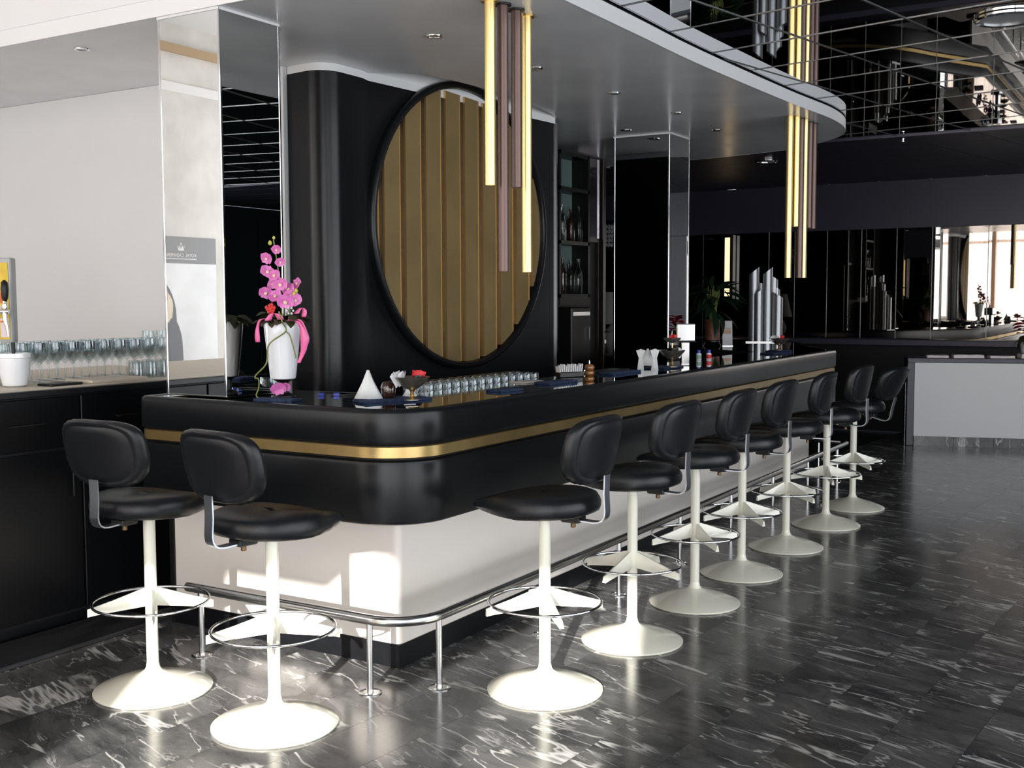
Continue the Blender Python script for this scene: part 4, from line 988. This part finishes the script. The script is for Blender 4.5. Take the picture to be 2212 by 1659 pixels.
def flower_vase():
    root = empty('flower_vase', (-3.445, 3.735, ZB))
    MB().lathe([(0.050, 0.0), (0.055, 0.004), (0.052, 0.012), (0.024, 0.025), (0.024, 0.070), (0.046, 0.084)], 28).build('stand', 'black_metal', root, smooth=40)
    MB().lathe([(0.048, 0.084), (0.055, 0.088), (0.058, 0.105), (0.068, 0.19), (0.078, 0.285), (0.082, 0.325), (0.082, 0.335), (0.076, 0.335), (0.072, 0.31), (0.002, 0.30)], 36).build('vase', 'porcelain', root, smooth=50)
    bm_ = blossom_mesh(); rr = random.Random(4)
    cam_dir = math.atan2(0.857, 0.516)
    def bl(x, z, y, s, a):
        # x to the right as seen from the front, y towards the viewer
        c, sn = math.cos(YAW), math.sin(YAW)
        px, py = x * c + y * sn, x * sn - y * c
        o = link('blossom', bm_, root, (px, py, z)); o.scale = (s, s, s); o.rotation_euler = (rr.uniform(-0.35, 0.35), a, YAW + rr.uniform(-0.5, 0.5) + PI)
        t = MB().lathe([(0.001, -0.006), (0.007, -0.003), (0.008, 0.002), (0.003, 0.007)], 8).build('blossom_throat', 'orchid_throat', o)
        t.rotation_euler = (PI / 2, 0, 0); t.location = (0, 0.010, 0)
    for x, z, y, s, a in ((-0.012, 0.655, 0.02, 0.8, 0.1), (-0.055, 0.615, 0.03, 0.95, -0.4), (0.004, 0.600, 0.03, 0.75, 0.3), (-0.055, 0.555, 0.04, 1.05, -0.5), (-0.018, 0.540, 0.05, 0.95, 0.2), (0.008, 0.500, 0.05, 1.1, 0.0),
                          (-0.030, 0.505, 0.03, 0.8, 0.6), (-0.062, 0.465, 0.05, 1.0, -0.3), (-0.018, 0.450, 0.055, 0.95, 0.5), (0.042, 0.480, 0.04, 1.0, 0.4), (0.030, 0.425, 0.07, 1.2, -0.1), (0.070, 0.430, 0.06, 1.0, 0.5), (0.078, 0.505, 0.03, 0.85, 0.9), (0.05, 0.45, 0.05, 1.0, 0.0)): bl(x, z, y, s, a)
    c, sn = math.cos(YAW), math.sin(YAW)
    V = lambda x, z, y: (x * c + y * sn, x * sn - y * c, z)
    MB().tube([V(0.0, 0.30, 0), V(0.0, 0.45, 0.01), V(-0.012, 0.58, 0.015), V(-0.030, 0.70, 0.01)], 0.0028, 6).build('flower_stem', 'stem_green', root, smooth=60)
    MB().tube([V(0.02, 0.30, 0), V(0.045, 0.42, 0.02), V(0.075, 0.48, 0.03)], 0.0028, 6).build('flower_stem', 'stem_green', root, smooth=60)
    for x, z, y, s in ((-0.045, 0.685, 0.012, 1.0), (-0.028, 0.708, 0.01, 0.75), (0.075, 0.475, 0.055, 0.9), (0.066, 0.462, 0.06, 0.9)):
        p = V(x, z, y); MB().lathe([(0.002, -0.010), (0.008, -0.005), (0.009, 0.001), (0.005, 0.009), (0.001, 0.012)], 10).build('bud', 'orchid_bud', root, smooth=60, loc=p).scale = (s, s, s)
    for k in range(12):
        p = V(-0.035 + 0.022 * math.cos(k * 2.4) * (k / 12) ** .5, 0.395 + 0.020 * math.sin(k * 2.4) * (k / 12) ** .5, 0.075); MB().lathe([(0.001, -0.010), (0.007, -0.003), (0.007, 0.004), (0.001, 0.011)], 8).build('berry', 'berry_red', root, smooth=60, loc=p)
    for k in range(6):
        p = V(0.052 + 0.014 * math.cos(k * 1.05), 0.388 + 0.014 * math.sin(k * 1.05), 0.085); MB().lathe([(0.001, -0.006), (0.006, -0.001), (0.001, 0.006)], 6).build('white_floret', 'napkin_white', root, smooth=60, loc=p)
    lm = leaf_mesh(0.075, 0.026, 0.7, 'leaf', 'leaf_olive', 5)
    for k in range(22):
        a = k * 2 * PI / 22 + rr.uniform(-0.2, 0.2)
        o = link('leaf', lm, root, (0.055 * math.cos(a), 0.055 * math.sin(a), 0.335 + rr.uniform(0, 0.035))); o.rotation_euler = (rr.uniform(-0.3, 0.3), rr.uniform(-0.3, 0.35), a)
    def ribbon(pts, w_, name='ribbon'):
        pts = catmull([V(*p) for p in pts], 5); v = []; f = []
        for k, p in enumerate(pts):
            wx = w_ * (0.75 + 0.25 * math.cos(k * 0.5)); q = Vector((c, sn, 0)) * wx / 2
            v += [Vector(p) - q, Vector(p) + q]
        for k in range(len(pts) - 1): f.append((2 * k, 2 * k + 1, 2 * k + 3, 2 * k + 2))
        o = MB().add(v, f).build(name, 'ribbon_pink', root, smooth=70); sm_ = o.modifiers.new('thick', 'SOLIDIFY'); sm_.thickness = 0.0012
    ribbon([(0.045, 0.345, 0.085), (0.085, 0.340, 0.09), (0.108, 0.29, 0.085), (0.108, 0.22, 0.08), (0.085, 0.16, 0.085)], 0.032)
    ribbon([(0.05, 0.35, 0.08), (0.095, 0.345, 0.08), (0.118, 0.28, 0.07), (0.112, 0.235, 0.07), (0.095, 0.20, 0.08)], 0.026)
    ribbon([(-0.055, 0.355, 0.075), (-0.085, 0.345, 0.07), (-0.098, 0.30, 0.06), (-0.098, 0.25, 0.055)], 0.022)
    ribbon([(-0.045, 0.345, 0.088), (-0.025, 0.375, 0.095), (0.0, 0.372, 0.095), (0.012, 0.348, 0.088)], 0.030)
    ribbon([(0.075, 0.375, 0.07), (0.095, 0.40, 0.06), (0.108, 0.39, 0.05), (0.105, 0.36, 0.05)], 0.022)
    MB().tube(catmull([V(0.005, 0.385, 0.09), V(0.02, 0.34, 0.10), V(0.035, 0.30, 0.095), V(-0.02, 0.26, 0.10), V(-0.045, 0.23, 0.095), V(-0.055, 0.16, 0.085), V(-0.10, 0.11, 0.085), V(-0.105, 0.095, 0.09), V(-0.09, 0.09, 0.09), V(-0.09, 0.05, 0.09), V(-0.10, 0.02, 0.095), V(-0.085, 0.004, 0.10)], 5), 0.0034, 6).build('tendril', 'stem_green', root, smooth=60)
    MB().tube(catmull([V(0.03, 0.30, 0.095), V(0.05, 0.28, 0.09), V(0.07, 0.20, 0.08), V(0.072, 0.18, 0.078)], 5), 0.003, 6).build('tendril', 'stem_green', root, smooth=60)
    for x, z, y, s in ((-0.005, 0.046, 0.075, 1.1), (0.022, 0.052, 0.065, 0.8)):
        o = link('blossom', bm_, root, V(x, z, y)); o.scale = (s, s, s); o.rotation_euler = (-0.3, 0.2, YAW + PI)
    tag(root, 'white tapered vase of pink orchids with pink ribbon beside the mirror column', 'flower vase')
flower_vase()
r = empty('charging_cable', (-3.42, 3.97, ZB))
pts = catmull([(0.10, -0.06, 0.004), (0.16, -0.02, 0.004), (0.20, 0.03, 0.004), (0.16, 0.07, 0.004), (0.05, 0.08, 0.004), (-0.06, 0.06, 0.004)], 6)
MB().tube(pts, 0.004, 6).build('cord', 'cable_black', r, smooth=60)
for x, y, a in ((0.12, -0.045, 30), (0.055, -0.075, 20)):
    q = MB().bevbox(-0.014, 0.014, -0.008, 0.008, 0.0, 0.014, 0.002).build('plug_cap', 'blue_plastic', r, loc=(x, y, 0)); q.rotation_euler = (0, 0, math.radians(a))
tag(r, 'coiled black cable with blue plugs behind the vase', 'cable')

# ================================================================== LEFT SERVICE COUNTER
XC, ZT = -4.46, 1.150
cab = empty('service_cabinet', (-5.0, 3.5, 0))
MB().box(-0.20, 0.515, -3.6, 1.145, 0.06, 1.10).build('carcass', 'black_matte', cab)
MB().box(-0.20, 0.49, -3.6, 1.145, 0.0, 0.06).build('plinth', 'skirting_black', cab)
for k in range(8):
    y0 = -3.58 + k * 0.59
    d = MB().bevbox(0.515, 0.533, y0, y0 + 0.58, 0.08, 0.84, 0.003).build('door', 'cabinet_black', cab)
    MB().tube([(0.533, y0 + 0.52, 0.62), (0.552, y0 + 0.52, 0.62), (0.552, y0 + 0.52, 0.74), (0.533, y0 + 0.52, 0.74)], 0.004, 6).build('handle', 'black_metal', d)
    d = MB().bevbox(0.515, 0.533, y0, y0 + 0.58, 0.855, 1.09, 0.003).build('drawer', 'cabinet_black', cab)
    MB().tube([(0.533, y0 + 0.20, 0.975), (0.550, y0 + 0.20, 0.975), (0.550, y0 + 0.38, 0.975), (0.533, y0 + 0.38, 0.975)], 0.004, 6).build('handle', 'black_metal', d)
tag(cab, 'black service cabinet along the left wall with drawers and doors', 'cabinet')
o = MB().bevbox(-5.75, XC + 0.02, -0.10, 4.648, 1.10, 1.128, 0.003).build('counter_slab', 'bar_black'); tag(o, 'black edged worktop slab on the left service cabinet', 'worktop')
o = MB().box(-5.73, XC - 0.02, -0.08, 4.646, 1.128, 1.136).build('worktop_surface', 'beige_board'); tag(o, 'pale beige worktop surface on the left service cabinet', 'worktop')
ZG = 1.136
o = MB().bevbox(-0.10, 0.10, -0.17, 0.17, 0, 0.016, 0.003).build('cutting_board', 'beige_board', loc=(-4.60, 3.72, ZG)); tag(o, 'beige cutting board lying before the stemmed glasses', 'cutting board')
o = MB().bevbox(-0.05, 0.05, -0.09, 0.09, 0, 0.012, 0.003).build('drip_mat', 'black_metal', loc=(-4.56, 3.42, ZG)); tag(o, 'small black drip mat beside the white cup', 'mat')
def goblet_mesh(h, r_):
    return MB().lathe([(0.030, 0.0), (0.031, 0.002), (0.005, 0.006), (0.004, h * 0.42), (0.012, h * 0.46), (r_ * 0.85, h * 0.62), (r_, h * 0.8), (r_ * 0.93, h), (r_ * 0.90, h), (r_ * 0.96, h * 0.8), (r_ * 0.8, h * 0.64), (0.002, h * 0.49)], 20, cap1=False).mesh('goblet', 40)
gm = goblet_mesh(0.195, 0.044); gm.materials.append(MAT['thin_glass']); gm2 = goblet_mesh(0.225, 0.038); gm2.materials.append(MAT['thin_glass'])
for r_ in range(3):
    for k in range(11):
        o = link('stemmed_glass', gm, None, (-4.79 - 0.098 * r_, 3.28 + k * 0.097 + 0.03 * r_, ZG)); tag(o, 'clear stemmed glass, %s from the left in the %s row by the beer tap' % (ORD[k], ['front', 'middle', 'rear'][r_]), 'glass', 'stemmed glasses on the service counter')
tm2 = tm
for k in range(6):
    o = link('glass_tumbler', tm2, None, (-4.62 - 0.08 * (k % 2), 3.93 + k * 0.045, ZG)); tag(o, 'clear tumbler, %s from the left among the glasses beside the mirror column' % ORD[k], 'glass', 'tumblers on the service counter')
for k in range(2):
    o = link('tall_glass', gm2, None, (-5.10, 4.42 + k * 0.10, ZG)); tag(o, ['tall stemmed glass left of its twin by the mirror column', 'tall stemmed glass nearest the mirror column'][k], 'glass', 'tall stemmed glasses')
r = empty('white_crock', (-4.66, 3.25, ZG))
MB().lathe([(0.030, 0.0), (0.040, 0.006), (0.050, 0.05), (0.053, 0.095), (0.056, 0.098), (0.056, 0.112), (0.050, 0.112), (0.048, 0.10), (0.044, 0.05), (0.002, 0.012)], 28).build('pot', 'porcelain', r, smooth=40)
MB().tube([(0.0, 0.0, 0.02), (-0.015, 0.01, 0.08), (-0.028, 0.018, 0.145)], [0.006, 0.005, 0.007], 8).build('spoon', 'black_metal', r, smooth=50)
r.scale = (1.35, 1.35, 1.4)
tag(r, 'small white crock with a dark spoon on the left counter', 'crock')
def beer_tap():
    r = empty('beer_tap', (-5.147, 3.544, ZG), YAW)
    MB().bevbox(-0.15, 0.055, -0.03, 0.03, 0.0, 0.615, 0.006).build('tower', 'grey_frame', r)
    p = MB().box(-0.135, 0.040, -0.033, -0.0305, 0.205, 0.59).build('badge_panel', 'tap_yellow', r)
    MB().box(-0.005, 0.036, -0.0345, -0.0332, 0.215, 0.31).build('badge_label', 'label_pink', p); MB().box(-0.005, 0.036, -0.0352, -0.0346, 0.29, 0.298).build('badge_stripe', 'tap_orange', p)
    MB().box(-0.06, 0.0, -0.0345, -0.0332, 0.33, 0.375).build('badge_patch', 'paper_white', p)
    n = 16; MB().add([(0.015 + 0.028 * math.cos(2 * PI * i / n) * (1 if math.cos(2 * PI * i / n) < 0.7 else 0.7), -0.0345, 0.415 + 0.032 * math.sin(2 * PI * i / n)) for i in range(n)], [tuple(range(n))]).build('badge_dot', 'tap_orange', p)
    f = MB().tube([(-0.08, -0.03, 0.345), (-0.08, -0.09, 0.345), (0.03, -0.10, 0.345), (0.068, -0.10, 0.345)], 0.012, 12).build('faucet', 'chrome', r, smooth=50)
    MB().tube([(0.047, -0.10, 0.345), (0.048, -0.10, 0.31), (0.056, -0.10, 0.27), (0.062, -0.10, 0.225)], [0.012, 0.012, 0.009, 0.007], 12).build('spout', 'chrome', f, smooth=50)
    MB().lathe([(0.010, 0.0), (0.016, 0.02), (0.011, 0.035), (0.009, 0.05)], 14, (0.049, -0.10, 0.35)).build('collar', 'chrome', f, smooth=50)
    MB().lathe([(0.009, 0.045), (0.015, 0.062), (0.019, 0.105), (0.016, 0.140), (0.005, 0.152)], 16, (0.051, -0.10, 0.35)).build('tap_handle', 'black_metal', f, smooth=50)
    tag(r, 'beer tap tower with yellow panel, chrome spout and black handle', 'beer tap')
beer_tap()

# ================================================================== BEHIND THE BAR
def bottle_cabinet():
    r = empty('bottle_cabinet', (-4.598, 8.38, 1.55)); y0, y1, h, d = -0.29, 0.25, 1.20, 0.17
    MB().box(0.0, 0.012, y0, y1, 0, h).build('back_glass', 'cabinet_pane', r)
    for a, b in ((y0, y0 + 0.03), (y1 - 0.03, y1)): MB().box(0.0, d, a, b, 0, h).build('side_frame', 'black_metal', r)
    for z in (0.0, 0.44, 0.88, h - 0.03): MB().box(0.0, d, y0, y1, z, z + 0.03).build('shelf', 'black_metal', r)
    MB().box(d, d + 0.006, y0 + 0.0, y1, -0.06, 0.0).build('lower_rail', 'black_metal', r)
    tag(r, 'black framed wall cabinet of bottles beyond the black panel', 'cabinet')
bottle_cabinet()
btl = MB().lathe([(0.032, 0), (0.035, 0.006), (0.035, 0.16), (0.028, 0.19), (0.012, 0.215), (0.012, 0.27), (0.014, 0.272), (0.014, 0.285), (0.002, 0.286)], 18).mesh('bottle', 40)
for mname in ('glass_dark', 'amber_dark', 'glass'):
    bm2 = btl.copy(); bm2.materials.append(MAT[mname]); MAT['_b_' + mname] = bm2
bk = ['glass_dark', 'amber_dark', 'glass']; nm = {'glass_dark': 'dark green', 'amber_dark': 'dark amber', 'glass': 'clear'}
for s_, zz in enumerate((1.58, 2.02)):
    for k in range(6):
        q = bk[(k + s_) % 3]; o = link('liquor_bottle', MAT['_b_' + q], None, (-4.598 + 0.055 + 0.06 * (k % 2), 8.17 + k * 0.072, zz)); o.scale = (0.95, 0.95, 0.9 + 0.05 * ((k * 7) % 4))
        tag(o, '%s liquor bottle, %s from the left on the %s cabinet shelf' % (nm[q], ORD[k], ['lower', 'middle'][s_]), 'bottle', 'liquor bottles in the wall cabinet')
r = empty('smoked_mirror', (-4.597, 8.90, 2.08)); MB().box(0.0, 0.012, -0.20, 0.20, 0.0, 0.70).build('glass_pane', 'smoked_panel', r); MB().box(0.0, 0.022, -0.215, -0.20, -0.02, 0.705).build('frame_bar', 'black_metal', r); MB().box(0.0, 0.022, 0.20, 0.215, -0.02, 0.705).build('frame_bar', 'chrome', r); MB().box(0.0, 0.022, -0.215, 0.215, -0.035, 0.0).build('frame_bar', 'dark_wood', r)
tag(r, 'smoky glass wall panel right of the bottle cabinet', 'wall panel')
r = empty('machine_unit', (-4.45, 8.32, 0)); MB().bevbox(-0.14, 0.12, -0.20, 0.14, 0.0, 1.47, 0.01).build('housing', 'black_metal', r); MB().box(0.12, 0.124, -0.18, 0.12, 1.40, 1.43).build('trim_bar', 'brushed_steel', r); MB().tube([(0.12, 0.08, 1.20), (0.14, 0.08, 1.20), (0.14, 0.08, 1.30), (0.12, 0.08, 1.30)], 0.004, 6).build('handle', 'chrome', r); tag(r, 'black cooling unit standing under the bottle cabinet', 'appliance')
r = empty('door_leaf', (-4.60, 9.14, 0)); MB().bevbox(0.0, 0.05, 0.0, 0.05, 0, 2.79, 0.004).build('door_jamb', 'dark_wood', r); MB().box(-0.80, -0.01, 0.0, 0.04, 0, 2.05).build('panel', 'dark_wood', r); MB().tube([(0.05, 0.03, 1.24), (0.085, 0.03, 1.24), (0.085, 0.09, 1.24)], 0.006, 8).build('handle', 'brushed_steel', r); MB().lathe([(0.02, 0.0), (0.02, 0.004)], 12, (0.0, 0.0, 0.0)).xf(Matrix.Translation((0.051, 0.03, 1.15)) @ Matrix.Rotation(PI / 2, 4, 'Y')).build('keyhole', 'brushed_steel', r); tag(r, 'dark wooden door with steel handle behind the bar', 'door')
def crystal_lamp():
    r = empty('crystal_chandelier', (-5.06, 10.2, 2.06))
    for i in range(7):
        for j in range(5):
            for k in range(2): MB().lathe([(0.001, -0.022), (0.018, 0.0), (0.001, 0.022)], 6, (0, 0, 0)).build('crystal_drop', 'crystal', r, loc=(-0.11 + i * 0.037 + 0.01 * k, -0.05 + 0.1 * k, 0.02 + j * 0.045))
    MB().bevbox(-0.14, 0.14, -0.08, 0.08, 0.23, 0.26, 0.005).build('frame', 'chrome', r); MB().tube([(0, 0, 0.26), (0, 0, 0.78)], 0.006, 8).build('rod', 'chrome', r); MB().lathe([(0.05, 0.78), (0.05, 0.82)], 16).build('ceiling_plate', 'chrome', r)
    tag(r, 'square crystal lamp glinting left of the far mirror column', 'chandelier')
crystal_lamp()
r = empty('table_lamp', (-5.18, 10.6, 0.95))
MB().lathe([(0.07, 0.0), (0.08, 0.01), (0.05, 0.03), (0.10, 0.12), (0.11, 0.18), (0.07, 0.27), (0.02, 0.31), (0.015, 0.36)], 24).build('lamp_base', 'lamp_shade', r, smooth=60); MB().lathe([(0.19, 0.33), (0.11, 0.66), (0.105, 0.66), (0.185, 0.33)], 28, cap0=False, cap1=False).build('lamp_shade', 'lamp_shade', r, smooth=50); tag(r, 'dim table lamp with conical shade behind the bar', 'table lamp')
o = MB().bevbox(-5.5, -4.85, 10.3, 10.9, 0.0, 0.95, 0.01).build('side_cabinet', 'dark_wood'); tag(o, 'dark wooden side cabinet under the dim table lamp', 'cabinet')
r = empty('brass_strip', (-4.91, RY1 - 0.10, 1.57)); MB().bevbox(-0.035, 0.035, -0.02, 0.02, 0.0, 0.72, 0.004).build('glowing_bar', 'glowing_brass', r); MB().box(0.036, 0.075, -0.03, 0.07, -0.05, 0.75).build('side_trim', 'dark_wood', r); tag(r, 'tall brass strip with an added warm glow on the dark rear wall', 'brass strip')  # brass strip whose brightness is put in as emission

# ================================================================== RIGHT HAND COUNTER
rc = empty('reception_counter', (-2.50, 12.115, 0), math.radians(16.2)); Lc = 3.2
MB().box(0.03, Lc, 0.03, 0.42, 0.09, 0.905).build('carcass', 'navy_black', rc)
MB().box(0.075, Lc, 0.012, 0.03, 0.10, 0.868).build('front_panel', 'counter_white', rc)
MB().bevbox(0.0, 0.075, 0.0, 0.42, 0.0, 0.875, 0.006).build('side_frame', 'navy_trim', rc)
MB().bevbox(0.0, Lc, 0.0, 0.44, 0.868, 0.918, 0.006).build('top_frame', 'navy_trim', rc)
for k in range(8):
    MB().box(0.08 + k * 0.39, 0.467 + k * 0.39, 0.016, 0.04, 0.0, 0.098).build('plinth_tile', 'marble', rc)
MB().tube([(-0.012, 0.02, 0.0), (-0.012, 0.02, 0.66)], 0.006, 8).build('edge_rod', 'chrome', rc)
tag(rc, 'white fronted counter with navy frame and marble plinth at right', 'counter')
ca, sa = math.cos(math.radians(16.2)), math.sin(math.radians(16.2))
for k, (t, w_, h_, lab) in enumerate(((0.30, 0.22, 0.026, 'thin pale linen stack at the left of the right counter'), (0.60, 0.30, 0.034, 'thick white linen stack on the right counter'), (0.92, 0.24, 0.026, 'cream linen stack third from the left on the right counter'), (1.24, 0.30, 0.046, 'largest cream linen stack at the right edge of the photo'))):
    o = cloth_slab(MB(), w_, 0.20, h_, 60 + k).build('linen_stack', 'linen_pale', smooth=70, loc=(-2.50 + t * ca - 0.14 * sa, 12.115 + t * sa + 0.14 * ca, 0.918)); o.rotation_euler = (0, 0, math.radians(16.2 + k * 2)); tag(o, lab, 'linen', 'folded linens on the right counter')
def poinsettia():
    r = empty('poinsettia', (-1.44, 12.80, 0.918))
    MB().lathe([(0.055, 0.0), (0.075, 0.16), (0.08, 0.165), (0.07, 0.165), (0.05, 0.02)], 24).build('pot', 'porcelain', r, smooth=40)
    lm = leaf_mesh(0.16, 0.045, 0.5, 'bract', 'poinsettia_red', 5); lg = leaf_mesh(0.16, 0.04, 0.7, 'leaf', 'leaf_olive', 5)
    MB().tube([(0, 0, 0.05), (0.0, 0, 0.30)], 0.008, 6).build('stem', 'stem_green', r)
    for k in range(20):
        o = link('bract', lm, r, (0, 0, 0.22 + 0.012 * k * 0.8)); o.rotation_euler = (0.2 * math.sin(k * 3), 0.15 * math.cos(k * 2) - 0.15, k * 2.4)
    for k in range(9):
        o = link('leaf', lg, r, (0, 0, 0.17 + 0.008 * k)); o.rotation_euler = (0, 0.25, k * 2.4)
    tag(r, 'red poinsettia in a white pot at the right edge', 'poinsettia')
poinsettia()

# ================================================================== POSTER ON THE LEFT WALL (seen in the near mirror column)
def text_mesh(txt, size, name):
    cu = bpy.data.curves.new(name, 'FONT'); cu.body = txt; cu.size = size; cu.align_x = 'CENTER'; cu.align_y = 'CENTER'; cu.extrude = 0.0008
    t = bpy.data.objects.new(name, cu); COL.objects.link(t); dg = bpy.context.evaluated_depsgraph_get()
    me = bpy.data.meshes.new_from_object(t.evaluated_get(dg)); bpy.data.objects.remove(t); bpy.data.curves.remove(cu); return me
def poster():
    r = empty('shop_poster', (RX0 + 0.012, -0.66, 0.90)); r.rotation_euler = (PI / 2, 0, PI / 2)   # local x runs along +Y, local y up, local z into the room
    MB().box(-0.46, 0.60, 0.0, 1.26, -0.010, 0.0).build('sheet', 'poster_pale', r)
    MB().box(-0.46, 0.60, 1.00, 1.26, 0.0, 0.003).build('header_band', 'poster_grey', r)
    for txt, size, y in (('ROYAL CASHMERE', 0.046, 1.078), ):
        me = text_mesh(txt, size, 'lettering'); me.materials.append(MAT['paper_white']); link('lettering', me, r, (0.0, y, 0.0042))
    MB().box(-0.20, 0.20, 1.040, 1.046, 0.003, 0.0045).build('underline', 'paper_white', r)
    m = MB()
    m.prism([(-0.035, 1.125), (0.035, 1.125), (0.035, 1.137), (-0.035, 1.137)], 0.003, 0.0045)
    for k in range(5):
        x = -0.034 + k * 0.017; m.prism([(x - 0.006, 1.139), (x + 0.006, 1.139), (x + 0.003 + (k - 2) * 0.004, 1.170), (x - 0.003 + (k - 2) * 0.004, 1.170)], 0.003, 0.0045)
    m.prism([(-0.003, 1.172), (0.003, 1.172), (0.003, 1.205), (-0.003, 1.205)], 0.003, 0.0045); m.prism([(-0.012, 1.186), (0.012, 1.186), (0.012, 1.192), (-0.012, 1.192)], 0.003, 0.0045)
    m.build('crown_emblem', 'paper_white', r)
    def blob(pts, material, z):
        q = catmull(pts + [pts[0]], 5)[:-1]; MB().prism([(a, b) for a, b in q], z, z + 0.0008).build('picture_shape', material, r)
    blob([(0.10, 0.02), (0.45, 0.02), (0.52, 0.45), (0.40, 0.80), (0.22, 0.82), (0.08, 0.55)], 'hair_print', 0.0002)
    blob([(0.14, 0.42), (0.28, 0.46), (0.30, 0.66), (0.22, 0.74), (0.12, 0.62)], 'cream_cloth_print', 0.0012)
    blob([(0.18, 0.64), (0.26, 0.62), (0.33, 0.74), (0.26, 0.80), (0.19, 0.76)], 'skin_tone', 0.0022)
    blob([(0.20, 0.04), (0.44, 0.05), (0.46, 0.30), (0.34, 0.40), (0.24, 0.30)], 'skin_tone', 0.0012)
    blob([(0.0, 0.05), (0.16, 0.05), (0.18, 0.40), (0.10, 0.46), (0.02, 0.30)], 'hair_print', 0.0014)
    MB().box(-0.47, 0.61, -0.012, 0.0, -0.012, 0.006).build('bottom_rail', 'grey_frame', r)
    tag(r, 'fashion poster with grey header and crown emblem on the concrete wall', 'poster')
poster()
